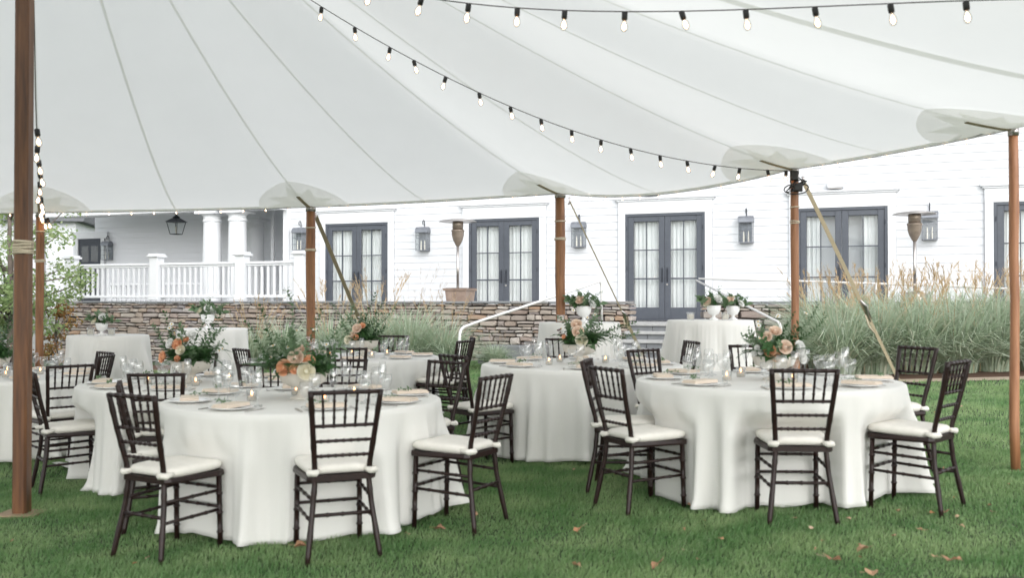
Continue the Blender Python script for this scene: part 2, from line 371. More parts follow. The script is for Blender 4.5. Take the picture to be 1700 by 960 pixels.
for i, d in enumerate(doors):
    mb = MB()
    mb.bbox((d-DW/2+.03, .0, (DB+DT)/2), (.06, .10, DT-DB), .004); mb.bbox((d+DW/2-.03, .0, (DB+DT)/2), (.06, .10, DT-DB), .004); mb.bbox((d, .0, DT-.03), (DW-.12, .098, .06), .004)
    mb.box((d, .0, DB-.015), (DW+.02, .14, .03))
    fr = mb.build('french_door', m_door, house); tag(fr, 'blue grey french door ' + dnames[i])
    for s in (-1, 1):
        cx = d+s*(LW/2+.003)
        mkobj('door_leaf', leafm, fr, (cx, -.002, DB)); mkobj('muntin', muntm, fr, (cx, -.002, DB))
        for a in (-1, 1):
            for k in range(3): mkobj('pane', panem, fr, (cx+a*(gw/4+.003), .004, DB+br_+gh*(k+.5)/3))
        mkobj('handle', handm, fr, (d+s*.062, -.03, DB+1.02))
        for k in range(3): mkobj('hinge', hingem, fr, (d+s*(DW/2-.045), -.055, DB+.25+k*.93))
    mkobj('lock', lockm, fr, (d+.06, -.035, DB+.80), (R(90), 0, 0))
    # curtain pair hanging inside
    for s in (-1, 1):
        if i == 3:
            x0, x1 = (d-DW/2+.08, d-DW/2+.46) if s < 0 else (d+DW/2-.50, d+DW/2-.08)
        else:
            x0, x1 = (d-DW/2+.05, d-.02) if s < 0 else (d+.02, d+DW/2-.05)
        n = int((x1-x0)/.012); mb = MB(); vs = []
        for k in range(n+1):
            x = x0+(x1-x0)*k/n; y = .17+.022*math.sin(k*.75+i)+.012*math.sin(k*1.9+i*2)
            for zz in (DB+.02, DB+1.2, DT-.05): vs.append((x-d, y, zz-DB))
        mb.add(vs, [(k*3+j, (k+1)*3+j, (k+1)*3+j+1, k*3+j+1) for k in range(n) for j in range(2)])
        o = mb.build('curtain', m_curt, None, True); o.location = hw(d, 0, DB); o.rotation_euler = (0, 0, -TH)
        tag(o, ('sheer white curtain inside the %s leaf of the french door ' % ('left' if s < 0 else 'right')) + dnames[i], 'curtain', 'sheer curtains inside the french doors')
    mb = MB(); mb.box((d, .95 if i != 3 else .45, (DB+DT)/2), (DW+.6, .02, DT-DB+.3)); mb.build('interior_wall', m_white if i == 3 else m_porch, house)  # fourth door: nearer white sheet stands in for the pale reflection in its panes
mb = MB(); mb.box(((UL+UR)/2, 1.9, TZ-.05), (UR-UL-.5, 3.5, .1)); mb.build('interior_floor', m_tread, house)

# porch recess left of the main wall
PU0, PV = -19.5, 2.6
mb = MB(); mb.box(((PU0+UL)/2, PV+.12, (TZ+4.6)/2), (UL-PU0, .2, 4.6-TZ)); mb.build('porch_wall', m_porch, house)
pcb = MB(); pcb.add(clap(0, 1, 0), [(0, 1, 5, 4), (3, 7, 6, 2), (0, 4, 7, 3), (1, 2, 6, 5), (4, 5, 6, 7), (0, 3, 2, 1)]); pcm = pcb.mesh('porch_clapboard', m_porch)
pd = hu(150, PV)                                  # porch door position
z = TZ+.02
while z < 4.3:
    segs = [(PU0, pd-.75), (pd+.75, UL)] if z < 3.5 else [(PU0, UL)]
    for a, b in segs: mkobj('porch_clapboard', pcm, house, ((a+b)/2, PV+.018, z), None, (b-a-.004, 1, .170))
    z += .176
mb = MB(); mb.bbox((pd-.55, PV-.03, 2.2), (.14, .08, 2.5), .005); mb.bbox((pd+.55, PV-.03, 2.2), (.14, .08, 2.5), .005); mb.bbox((pd, PV-.032, 3.55), (1.5, .09, .22), .005); mb.build('porch_door_casing', m_white, house)
mb = MB(); mb.bbox((pd, PV-.01, 2.2), (.95, .05, 2.5), .006); po = mb.build('porch_door', m_iron, house); tag(po, 'dark porch door with glass lights')
for a in (-1, 1):
    for k in range(3): mb = MB(); mb.box((pd+a*.2, PV-.04, 1.7+.62*k), (.3, .006, .52)); mb.build('pane', m_pane, po)
mb = MB(); mb.box(((PU0+UL)/2, PV/2-.2, 4.55), (UL-PU0, PV+.9, .12)); mb.build('porch_ceiling', m_porch, house)
mb = MB(); mb.bbox(((PU0+UL)/2, -.35, 4.2), (UL-PU0+.2, .5, .72), .02); mb.build('porch_beam', m_white, house)
mb = MB(); mb.add([(PU0-.4, -.9, 4.6), (UL, -.9, 4.6), (UL, PV+.5, 6.0), (PU0-.4, PV+.5, 6.0), (PU0-.4, -.9, 4.72), (UL, -.9, 4.72), (UL, PV+.5, 6.12), (PU0-.4, PV+.5, 6.12)],
                [(0, 1, 2, 3), (7, 6, 5, 4), (0, 4, 5, 1), (0, 3, 7, 4), (1, 5, 6, 2), (3, 2, 6, 7)]); mb.build('porch_roof', m_roof, house)
colm = MB(); colm.box((0, 0, .06), (.66, .66, .12)); colm.lathe([(.31, .12), (.31, .2), (.275, .24), (.27, 1.0), (.235, 2.55), (.235, 2.6), (.26, 2.62), (.26, 2.66), (.24, 2.68), (.24, 2.76), (.32, 2.82)], 24); colm.box((0, 0, 2.86), (.68, .68, .08))
colmesh = colm.mesh('porch_column', m_white)
for px, v in ((352, -.35), (394, -.35), (424, 1.9), (60, -.35)):
    mkobj('porch_column', colmesh, house, (hu(px, v), v, TZ), None, (1, 1, 1.0))
mb = MB(); mb.bbox((hu(453, 1.4), 1.4, 2.75), (.1, .1, 3.6), .01); mb.build('porch_trim', m_white, house)
# terrace slab
mb = MB()
WV = -2.9; WT = .42
mb.box(((hu(30, WV)+0)/2-0.0, (WV+WT)/2+1.2, TZ/2-.01), (-hu(30, WV)+30, -WV-WT+2.4, TZ-.02))
tr = mb.build('terrace', m_tread); tr.location = hw(0, 0, 0); tr.rotation_euler = (0, 0, -TH); tag(tr, kind='structure')

# ---------------------------------------------------------------- dry stone walls
def stone_meshes(k=7):
    out = []
    for s in range(k):
        r = random.Random(100+s); n = 8; pts = []
        base = [(-.5, -.42), (-.38, -.5), (.36, -.5), (.5, -.4), (.5, .4), (.4, .5), (-.36, .5), (-.5, .38)]
        for (x, z) in base: pts.append((x*(1-.2*r.random()), z*(1-.36*r.random())))
        cx = r.uniform(-.1, .1); cz = r.uniform(-.1, .1)
        vs = [(x, .5, z) for x, z in pts] + [(x, -.30, z) for x, z in pts] + [(x*.90+cx*.04, -.44+r.uniform(-.03, .03), z*.80) for x, z in pts] + [(cx*.5, -.5+r.uniform(-.04, .06), cz*.5)]
        fs = [(i, (i+1) % n, n+(i+1) % n, n+i) for i in range(n)] + [(n+i, n+(i+1) % n, 2*n+(i+1) % n, 2*n+i) for i in range(n)] + [(2*n+i, 2*n+(i+1) % n, 3*n) for i in range(n)]
        mb = MB(); mb.add(vs, fs); out.append(mb.mesh('stone', m_stoneA)); out[-1]['_'] = 1
    return out
stones = stone_meshes()
def stone_wall(label, u0, u1, v, z0, z1, seed, nvis, back=WT, ret=None):
    W = hthing('stone_wall', label, 'wall', 0, 0, 0)
    r = random.Random(seed)
    mb = MB(); mb.box(((u0+u1)/2, v+back/2+.03, (z0+z1)/2-.02), (u1-u0-.10, back-.10, z1-z0-.04)); mb.build('core', m_mortar, W)
    lst = []
    # random coursing with courses that break: place in strips of about 1.1 m with their own course heights
    z = z0; 
    strips = []; u = u0
    while u < u1-.01:
        L = min(r.uniform(.7, 1.25), u1-u)
        if u1-u-L < .4: L = u1-u
        strips.append((u, u+L)); u += L
    base_c = []; zz = z0
    while zz < z1-.03:
        h = r.choice([.06, .075, .09, .11, .13, .16]); h = min(h, z1-zz)
        if z1-zz-h < .035: h = z1-zz
        base_c.append((zz, zz+h)); zz += h
    bigs = []; u = u0+.5
    while u < u1-.8:
        i0 = r.randrange(0, len(base_c)-2); i1 = i0+r.choice([1, 1, 2]); a, b = base_c[i0][0], base_c[i1][1]
        if b-a < .30: L = (b-a)*r.uniform(.9, 1.7); bigs.append((u, u+L, a, b)); u += L
        u += r.uniform(.25, .9)
    lst += bigs
    for (a, b) in base_c:
        u = u0+r.uniform(-.1, 0); blk = sorted([(g0, g1) for g0, g1, g2, g3 in bigs if g2 < (a+b)/2 < g3])
        while u < u1-.02:
            inb = [q for q in blk if q[0]-.001 <= u < q[1]]
            if inb: u = inb[0][1]; continue
            L = r.uniform(1.1, 3.8)*(b-a)*(1.0 if b-a > .09 else 1.6); L = max(.13, min(.62, L)); L = min(L, u1-u)
            if u1-u-L < .12: L = u1-u
            nx_ = [q[0] for q in blk if u < q[0] < u+L+.07]
            if nx_: L = nx_[0]-u
            if L < .03: u += L+.001; continue
            if b-a >= .10 and r.random() < .38:       # split into two thin stones
                m_ = a+(b-a)*r.uniform(.35, .65); lst += [(u, u+L, a, m_), (u, u+L, m_, b)]
            else: lst.append((u, u+L, a, b))
            u += L
    lst = [(max(a, u0-.02), b, c+r.uniform(-.006, .006), d+r.uniform(-.006, .006)) for a, b, c, d in lst if b-max(a, u0-.02) > .05]
    lst.sort(key=lambda s: -(s[1]-s[0])*(s[3]-s[2]))
    rest = MB()
    def place(a, b, c, d):
        pr = r.uniform(-.025, .035); return Vector(((a+b)/2, v+.10-pr, (c+d)/2+r.uniform(-.006, .006))), ((b-a-.006)*1.04, .2, (d-c-.004)*1.05), r.uniform(-.06, .06)*min(1, .25/(b-a))
    for i, s in enumerate(lst):
        p, scl, ry = place(*s); me = stones[r.randrange(len(stones))]; fl = -1 if False else 1
        if i < nvis: mkobj('stone', me, W, p, (0, ry, 0), scl)
        else:
            q = Euler((0, ry, 0)).to_matrix(); vs = [q @ Vector((w_.co[0]*scl[0], w_.co[1]*scl[1], w_.co[2]*scl[2]))+p for w_ in me.vertices]
            rest.add(vs, [tuple(pl.vertices) for pl in me.polygons])
    # the end face of the wall beside the steps
    if ret is not None:
        for (a, b) in base_c:
            p = Vector((ret, v+.1+back/2, (a+b)/2)); q = Euler((0, 0, R(90) if ret > (u0+u1)/2 else R(-90))).to_matrix()
            me = stones[r.randrange(len(stones))]; scl = (back-.04, .16, b-a-.01)
            rest.add([q @ Vector((w_.co[0]*scl[0], w_.co[1]*scl[1], w_.co[2]*scl[2]))+p for w_ in me.vertices], [tuple(pl.vertices) for pl in me.polygons])
    o = rest.build('small_stones', m_stoneA, W); tag(o, kind='stuff')
    u = u0-.04
    while u < u1:
        L = r.uniform(.7, 1.3)
        if u+L > u1-.3: L = u1+.04-u
        mb = MB(); mb.bbox((u+L/2, v+back/2, z1+.025+r.uniform(-.004, .004)), (L-.012, back+.08+r.uniform(-.02, .02), .05), .012); mb.build('cap_stone', m_cap, W); u += L
        if L < .2: break
    return W
WU0, WU1 = hu(97, WV), hu(1041, WV)
ZC = 1.375
lw = stone_wall('long dry laid fieldstone terrace wall left of the steps below the balustrade', WU0, WU1, WV, -.25, ZC-.03, 5, 299, ret=WU1)
rw = stone_wall('short fieldstone terrace wall right of the steps running behind the tall grasses', hu(1166, WV), 9.5, WV, .0, ZC-.03, 6, 150, ret=hu(1166, WV))

# steps from terrace to lawn
SU0, SU1 = WU1, hu(1166, WV)
st = hthing('stone_steps', 'grey stone steps rising from the lawn to the middle french door', 'steps', 0, 0, 0)
nS = 5; rise = (TZ-.14)/nS
for k in range(nS):
    zt = TZ-rise*(k+0); v0 = WV+.42-.0 - k*.34
    a, b = (SU0+.02, SU1-.02) if k < 3 else (SU0-.2-(k-3)*1.4-1.2, SU1+.5+(k-3)*.7)
    if k == 0: a, b = SU0+.02, SU1-.02
    mb = MB(); mb.bbox(((a+b)/2, v0-.18, zt-.03), (b-a, .40, .06), .008); mb.build('tread', m_tread, st)
    # riser blocks laid end to end
    u = a+.02; rr = random.Random(40+k)
    while u < b-.03:
        L = min(rr.uniform(.35, .6), b-.02-u)
        mb = MB(); mb.bbox((u+L/2, v0-.13, zt-.06-(rise-.06)/2-.05), (L-.008, .40, rise+.04), .006); mb.build('riser_stone', m_riser, st); u += L
cheek = MB(); cheek.bbox((hu(850, WV-1.2), WV-1.25, .33), (.9, .5, .36), .012); cheek.build('cheek_block', m_riser, st)

# handrails
def rail(label, pts, posts, rad=.023):
    o = thing('handrail', label, 'handrail', pts[0]); b0 = Vector(pts[0])
    # smooth the corners
    P = [Vector(p) for p in pts]; Q = [P[0]]
    for i in range(1, len(P)-1):
        a, b, c = P[i-1], P[i], P[i+1]; d = min(.14, (b-a).length*.4, (c-b).length*.4)
        p0 = b-(b-a).normalized()*d; p1 = b+(c-b).normalized()*d
        for t in (0, .25, .5, .75, 1): Q.append(p0*(1-t)**2+b*2*t*(1-t)+p1*t*t)
    Q.append(P[-1])
    mb = MB(); mb.tube([q-b0 for q in Q], rad, 8); mb.build('rail', m_rail, o, True)
    for (p, zb) in posts:
        mb = MB(); p = Vector(p); mb.tube([p-b0, Vector((p.x, p.y, zb))-b0], rad*.9, 8); mb.build('post', m_rail, o, True)
    return o
Yl = 15.5
L0 = at(763, 600, Yl); L0.z = gz(L0.x, L0.y)
top = hw(hu(998, WV-.1), WV-.1); t_z = EYE+(500-467)/F*top.y
pb = at(763, 546, Yl); pc = at(795, 534, Yl+.5)
rail('white metal handrail climbing from the lawn to the left end of the steps', [L0, pb, pc, (top.x, top.y, t_z), (top.x+.02, top.y+.03, 1.0)], [])
YR = 15.0
r0 = hw(hu(1156, WV-.1), WV-.1); rz_ = EYE+(500-464)/F*r0.y
R1 = at(1296, 537, YR); 
rail('white metal handrail descending on the right side of the steps', [(r0.x, r0.y, rz_-.02), R1, (R1.x+.05, R1.y-.05, gz(R1.x, R1.y))], [], .021)
ra = hw(hu(1160, WV+.8), WV+.8); rb = hw(hu(1330, WV+.8), WV+.8); rc = hw(hu(1598, WV+.4), WV+.4); re = hw(hu(1760, WV+.2), WV+.2)
zz = lambda p, py: EYE+(500-py)/F*p.y
rail('long white metal terrace rail running right above the stone wall to the tall grasses', [(ra.x, ra.y, zz(ra, 463)), (rb.x, rb.y, zz(rb, 467)), (rc.x, rc.y, zz(rc, 476)), (re.x, re.y, zz(re, 484))],
     [((*hw(hu(1313, WV+.8), WV+.8).xy, zz(rb, 467)), TZ), ((*hw(hu(1455, WV+.6), WV+.6).xy, zz(rb, 471)+.0), TZ)], .02)
la = hw(hu(436, WV+.6), WV+.6); lb = hw(hu(468, WV+.6), WV+.6); lc = hw(hu(497, WV+.6), WV+.6)
rail('small grey stair rail behind the left stone wall near the balustrade', [(la.x, la.y, zz(la, 498)), (lb.x, lb.y, zz(lb, 482)), (lc.x, lc.y, zz(lc, 483)), (lc.x, lc.y, TZ)], [], .016)

# balustrade on the wall
BU0, BU1 = hu(112, WV+.2), hu(500, WV+.2)
bal = hthing('balustrade', 'white wooden porch balustrade standing on the left stone wall', 'railing', 0, 0, 0)
BV = WV+.2; z0 = ZC+.045
newels = [BU0+.14, hu(260, BV), hu(402, BV), BU1]
nm = MB(); nm.bbox((0, 0, .54), (.26, .26, 1.08), .01); nm.bbox((0, 0, 1.10), (.36, .36, .05), .012); nm.bbox((0, 0, 1.145), (.30, .30, .04), .015); nm.bbox((0, 0, .06), (.30, .30, .12), .01)
nmm = nm.mesh('newel_post', m_white)
for u in newels: mkobj('newel_post', nmm, bal, (u, BV, z0))
bm_ = MB(); bm_.bbox((0, 0, .42), (.055, .055, .70), .004); bmm = bm_.mesh('baluster', m_white)
for a, b in zip(newels[:-1], newels[1:]):
    L = b-a-.26
    mb = MB(); mb.bbox(((a+b)/2, BV, z0+.90), (L, .12, .06), .01); mb.bbox(((a+b)/2, BV, z0+.845), (L, .07, .05), .01); mb.build('top_rail', m_white, bal)
    mb = MB(); mb.bbox(((a+b)/2, BV, z0+.09), (L, .09, .07), .01); mb.build('bottom_rail', m_white, bal)
    n = int(L/.165)
    for k in range(n): mkobj('baluster', bmm, bal, (a+.13+L*(k+.5)/n, BV, z0+.04))
# a second, farther balustrade of the porch seen through the first
b2 = hthing('balustrade', 'far white porch balustrade seen through the gaps of the nearer one', 'railing', 0, 0, 0)
V2 = -.35; a, b = hu(180, V2), hu(352, V2)-.3
mb = MB(); mb.bbox(((a+b)/2, V2, TZ+.92), (b-a, .12, .06), .01); mb.build('top_rail', m_white, b2)
mb = MB(); mb.bbox(((a+b)/2, V2, TZ+.12), (b-a, .09, .07), .01); mb.build('bottom_rail', m_white, b2)
n = int((b-a)/.17)
for k in range(n): mkobj('baluster', bmm, b2, (a+(b-a)*(k+.5)/n, V2, TZ+.07), None, (1, 1, 1.12))

# ---------------------------------------------------------------- wall lanterns
def lantern_proto():
    t = thing('wall_lantern', 'x', 'lantern')
    mb = MB(); W_, D_, H_ = .30, .22, .46
    mb.box((0, -.10, .01), (W_, D_, .02)); mb.box((0, .004, H_/2), (W_, .012, H_))
    for x in (-W_/2+.008, W_/2-.008):
        for y in (-D_/2-.10+.012,): mb.box((x, y+.0, H_/2), (.014, .014, H_))
    for z in (.16, .32): mb.box((0, -.10-D_/2+.012, z), (W_, .008, .008)); mb.box((-W_/2+.006, -.1, z), (.008, D_, .008)); mb.box((W_/2-.006, -.1, z), (.008, D_, .008))
    for x in (-.06, .06): mb.box((x, -.10-D_/2+.012, H_/2), (.007, .007, H_))
    mb.box((0, -.10, H_), (W_, D_, .014)); mb.build('frame', m_zinc, t)
    mb = MB(); vs = []; n = 9
    for k in range(n+1):
        a = PI*k/n; y = -.10-math.cos(a)*(D_/2+.01); zz_ = H_+.007+math.sin(a)*.14
        vs += [(-W_/2-.012, y, zz_), (W_/2+.012, y, zz_)]
    mb.add(vs, [(2*k, 2*k+1, 2*k+3, 2*k+2) for k in range(n)]); mb.add([v for v in vs[0::2]], [tuple(range(n+1))]); mb.add([v for v in vs[1::2]], [tuple(range(n, -1, -1))])
    mb.build('arched_roof', m_zinc, t)
    mb = MB(); pts = [(0, -.0, H_+.04), (0, -.005, H_+.26)] + [(0, -.055+.05*math.cos(a), H_+.26+.06*math.sin(a)) for a in np.linspace(0, PI*1.35, 8)]
    mb.tube(pts, .011, 6); mb.build('hook', m_iron, t)
    mb = MB()
    for x in (-W_/2+.006, W_/2-.006): mb.box((x, -.1, H_/2+.01), (.003, D_-.03, H_-.05))
    mb.box((0, -.1-D_/2+.014, H_/2+.01), (W_-.03, .003, H_-.05)); mb.build('glazing', m_pane, t)
    for x in (-.05, .05):
        mb = MB(); mb.lathe([(.016, .02), (.016, .19), (.010, .20), (.012, .23), (.004, .27)], 8, c=(x, -.09, 0)); mb.build('candle_bulb', m_wax, t)
    return t
lp = lantern_proto()
lspec = [(500, 416, 0, 'zinc wall lantern just left of the second tent pole'), (705, 417, 0, 'zinc wall lantern between the first french door and the patio heater'),
         (963, 411, 0, 'zinc wall lantern just right of the third tent pole'), (1240, 404, 0, 'zinc wall lantern right of the middle french door'),
         (1544, 399, 0, 'zinc wall lantern partly behind the right patio heater'), (181, 432, PV-.02, 'dark wall lantern beside the porch door')]
for i, (px, py, v, lab) in enumerate(lspec):
    o = lp if i == 0 else copy_tree(lp)
    u = hu(px, v); zb = hz(px, py, v); o.location = hw(u, v-.012, zb); o.rotation_euler = (0, 0, -TH); tag(o, lab, 'lantern', 'arched wall lanterns on the house')
    o.scale = (1.02, 1, 1)
# hanging porch lantern
v = .9; u = hu(292, v); p = hw(u, v); k = F/p.y; zb = EYE+(500-389)/k
t = thing('hanging_lantern', 'black tapered lantern hanging under the porch ceiling', 'lantern', (p.x, p.y, zb), -TH)
mb = MB(); B, T_ = .12, .19; Hh = .36
for a, b in ((-1, -1), (1, -1), (1, 1), (-1, 1)): mb.tube([(a*B, b*B, 0), (a*T_, b*T_, Hh)], .011, 5)
for z_, s_ in ((0, B), (Hh, T_)):
    for q in range(4):
        c1 = [(-1, -1), (1, -1), (1, 1), (-1, 1)]; mb.tube([(c1[q][0]*s_, c1[q][1]*s_, z_), (c1[(q+1) % 4][0]*s_, c1[(q+1) % 4][1]*s_, z_)], .011, 5)
mb.build('frame', m_iron, t)
mb = MB(); s_ = T_+.04
mb.add([(-s_, -s_, Hh), (s_, -s_, Hh), (s_, s_, Hh), (-s_, s_, Hh), (-.09, -.09, Hh+.11), (.09, -.09, Hh+.11), (.09, .09, Hh+.11), (-.09, .09, Hh+.11)], [(3, 2, 1, 0), (0, 1, 5, 4), (1, 2, 6, 5), (2, 3, 7, 6), (3, 0, 4, 7), (4, 5, 6, 7)])
mb.lathe([(.10, Hh+.11), (.10, Hh+.15), (.05, Hh+.18), (.02, Hh+.22)], 8); mb.build('cap', m_iron, t)
mb = MB(); mb.tube([(0, 0, Hh+.2), (0, 0, 4.5-zb)], .008, 5); mb.build('chain', m_iron, t)
mb = MB(); mb.lathe([(.02, .0), (.02, .2), (.008, .24)], 8); mb.build('candle_bulb', m_wax, t)
mb = MB()
for q in range(4):
    c1 = [(-1, -1), (1, -1), (1, 1), (-1, 1)]; a = c1[q]; b = c1[(q+1) % 4]
    mb.add([(a[0]*B*.97, a[1]*B*.97, .01), (b[0]*B*.97, b[1]*B*.97, .01), (b[0]*T_*.97, b[1]*T_*.97, Hh-.01), (a[0]*T_*.97, a[1]*T_*.97, Hh-.01)], [(0, 1, 2, 3)])
mb.build('glazing', m_pane, t)
# small floodlights above doors
for px, py, lab in ((1388, 313, 'white floodlight box above the fourth french door'), (1083, 324, 'white floodlight box above the middle french door')):
    u = hu(px, 0); t = hthing('floodlight', lab, 'floodlight', u, -.02, hz(px, py, 0), 'floodlights above the french doors')
    mb = MB(); mb.bbox((0, -.09, .06), (.34, .16, .12), .015); mb.build('housing', m_white, t); mb = MB(); mb.box((0, -.09, -.006), (.28, .12, .01)); mb.build('lens', m_steel, t)

# ---------------------------------------------------------------- patio heaters, planter
def heater():
    t = thing('patio_heater', 'x', 'patio heater')
    mb = MB(); mb.lathe([(.25, 0), (.25, .55), (.22, .62), (.05, .66)], 24); mb.build('base', m_steel, t, True)
    mb = MB(); mb.tube([(0, 0, .6), (0, 0, 1.72)], .032, 10); mb.build('post', m_steel, t, True)
    mb = MB(); mb.lathe([(.035, 1.66), (.06, 1.70), (.11, 1.80), (.135, 1.90), (.14, 1.98), (.15, 2.0), (.15, 2.02), (.13, 2.03)], 24); mb.build('burner_bowl', m_copper, t, True)
    mb = MB(); mb.lathe([(.12, 2.03), (.125, 2.20), (.11, 2.22)], 24); g_ = mb.build('burner_screen', m_copper, t, True)
    mb = MB(); mb.lathe([(.001, 2.285), (.12, 2.275), (.38, 2.235), (.42, 2.215), (.42, 2.205), (.36, 2.225), (.12, 2.262), (.001, 2.27)], 32); mb.build('reflector', m_steel, t, True)
    return t
h1 = heater(); h2 = copy_tree(h1)
for o, px, vv, py, lab in ((h1, 760, -1.6, 363, 'steel patio heater standing beside the brown planter'), (h2, 1519, -1.3, 350, 'steel patio heater standing above the tall ornamental grasses')):
    p = hw(hu(px, vv), vv); o.location = (p.x, p.y, TZ); s = (EYE+(500-py)/F*p.y-TZ)/2.28; o.scale = (s, s, s); tag(o, lab, 'patio heater', 'mushroom patio heaters on the terrace')
vv = -2.1; p = hw(hu(764, vv), vv)
t = thing('planter', 'brown square planter on the terrace in front of the left patio heater', 'planter', (p.x, p.y, TZ), -TH)
mb = MB(); 
def frus(mb, s0, s1, z0, z1): mb.add([(-s0, -s0, z0), (s0, -s0, z0), (s0, s0, z0), (-s0, s0, z0), (-s1, -s1, z1), (s1, -s1, z1), (s1, s1, z1), (-s1, s1, z1)], [(3, 2, 1, 0), (0, 1, 5, 4), (1, 2, 6, 5), (2, 3, 7, 6), (3, 0, 4, 7), (4, 5, 6, 7)])
frus(mb, .19, .26, 0, .68); mb.build('body', m_pot, t); mb = MB(); frus(mb, .285, .30, .68, .735); mb.build('rim', m_pot, t)
mb = MB(); mb.box((0, 0, .738), (.5, .5, .01)); mb.build('soil', m_mulch, t)

# ---------------------------------------------------------------- ornamental grasses
def clump_mesh(seed, nb, h, spread, wd, plumes, ph):
    r = np.random.default_rng(seed); V = []; Fq = []; mi = []
    for b in range(nb):
        a = r.uniform(0, 2*PI); r0 = spread*.28*math.sqrt(r.random()); L = h*r.uniform(.6, 1.15); out = spread*r.uniform(.25, 1.15)
        bx, by = math.cos(a)*r0, math.sin(a)*r0; a2 = a+r.normal(0, .35); ns = 5; o = len(V); dx, dy = math.cos(a2), math.sin(a2)
        
        if r.random() < .38: L *= .62; out *= 1.15
        droop = r.uniform(.35, 1.15); tw = r.uniform(-1, 1)
        for k in range(ns+1):
            s = k/ns; ww = wd*(1-s*.92)*.5; xx = bx+dx*out*s**1.7; yy = by+dy*out*s**1.7; zz = L*(s-droop*s**2.6*.62)
            px_, py_ = -dy*ww, dx*ww
            V += [(xx-px_, yy-py_, zz), (xx+px_, yy+py_, zz+tw*ww)]
        for k in range(ns): Fq.append((o+2*k, o+2*k+1, o+2*k+3, o+2*k+2)); mi.append(0)
    me1 = npmesh('blades', V, Fq, m_ogr)
    V = []; Fq = []
    for b in range(plumes):
        a = r.uniform(0, 2*PI); r0 = spread*.35*math.sqrt(r.random()); L = ph*r.uniform(.8, 1.18); out = spread*r.uniform(.05, .55)+r.normal(.05, .05)
        bx, by = math.cos(a)*r0, math.sin(a)*r0; a2 = a+r.normal(0, .5); dx, dy = math.cos(a2), math.sin(a2); o = len(V)
        for k in range(6):
            s = k/5; ww = (.0035 if s < .78 else .002); xx = bx+dx*out*s**2; yy = by+dy*out*s**2; zz = L*(s-.08*s**4); V += [(xx-ww, yy, zz), (xx+ww, yy, zz)]
        for k in range(5): Fq.append((o+2*k, o+2*k+1, o+2*k+3, o+2*k+2))
        for q in range(16):       # feathery head
            s = r.uniform(.78, 1); xx = bx+dx*out*s**2; yy = by+dy*out*s**2; zz = L*(s-.08*s**4); l = r.uniform(.03, .09)*(1.2-(s-.78)*2)
            q1 = r.uniform(0, 2*PI); e = (xx+math.cos(q1)*l*.45+dx*l*.4, yy+math.sin(q1)*l*.45+dy*l*.4, zz+l*.9); o = len(V); wv = .0045
            V += [(xx-wv, yy, zz), (xx+wv, yy, zz), (e[0]+wv*.6, e[1], e[2]), (e[0]-wv*.6, e[1], e[2])]; Fq.append((o, o+1, o+2, o+3))
    me2 = npmesh('plumes', V, Fq, m_plume)
    return me1, me2
cm = [clump_mesh(s, 950, 1.62, 1.0, .034, 16, 1.62) for s in (1, 2, 3)]
cml = [clump_mesh(s, 900, 1.5, .95, .032, 22, 1.68) for s in (4, 5)]
def clump(x, y, sc_, mesh, lab, grp, rz=0):
    t = thing('silver_grass', lab, 'ornamental grass', (x, y, gz(x, y)), rz, grp)
    a = mkobj('blades', mesh[0], t); b = mkobj('plumes', mesh[1], t); t.scale = (sc_, sc_, sc_)
    return t
rr = random.Random(11)
gp = []
for i, px in enumerate((1395, 1455, 1520, 1588, 1650, 1720, 1790)): gp.append((px, 15.2+rr.uniform(-.1, .1), .98+rr.uniform(-.05, .08)*1))
for i, px in enumerate((1372, 1430, 1495, 1560, 1625, 1690, 1755)): gp.append((px, 16.4, 1.0))
for i, px in enumerate((1365, 1420, 1480, 1545, 1610, 1670)): gp.append((px, 17.4, .98))
for i, (px, Y, s_) in enumerate(gp):
    clump((px-850)/F*Y, Y, s_, cm[i % 3], 'pale silver grass clump with tan plumes in the tall mass beyond the lawn', 'silver grass massed beyond the lawn on the right', rr.uniform(0, 6))
lg = [(425, 20.2, .85, 'silver grass clump against the stone wall just left of the second tent pole'), (470, 20.3, .9, 'silver grass clump against the stone wall directly behind the second tent pole'),
      (548, 19.4, 1.0, 'silver grass clump against the stone wall between the second tent pole and its strap'), (622, 18.9, 1.08, 'silver grass clump against the stone wall right of the tension strap hook'),
      (682, 18.6, 1.12, 'large silver grass clump against the wall below the left patio heater'), (738, 18.4, .85, 'smaller silver grass clump at the foot of the left handrail'), (820, 18.9, .45, 'low dry tuft of silver grass just right of the left handrail foot')]
for i, (px, Y, s_, lab) in enumerate(lg): clump((px-850)/F*Y, Y, s_, cml[i % 2], lab, 'silver grass clumps along the stone wall', rr.uniform(0, 6))

# ---------------------------------------------------------------- trees and shrub at the left
def leafy(seed, centres, n, size, mat, name='crown'):
    r = np.random.default_rng(seed); C = np.array(centres); idx = r.integers(0, len(C), n)
    d = r.normal(0, 1, (n, 3)); d /= np.linalg.norm(d, axis=1)[:, None]; rad = C[idx, 3]*r.random(n)**.45
    P = C[idx, :3]+d*rad[:, None]*np.array([1, 1, .62])
    nrm = r.normal(0, 1, (n, 3)); nrm[:, 2] = np.abs(nrm[:, 2])+.4; nrm /= np.linalg.norm(nrm, axis=1)[:, None]
    t = np.cross(nrm, r.normal(0, 1, (n, 3))); t /= np.linalg.norm(t, axis=1)[:, None]; b = np.cross(nrm, t)
    s = size*r.uniform(.6, 1.3, n)[:, None]
    q = [P-t*s*.1, P+t*s*.35+b*s*.32, P+t*s*1.0-nrm*s*.15, P+t*s*.35-b*s*.32]
    V = np.stack(q, 1).reshape(-1, 3); Fq = np.arange(n)[:, None]*4+[0, 1, 2, 3]
    return npmesh(name, V, Fq, mat)
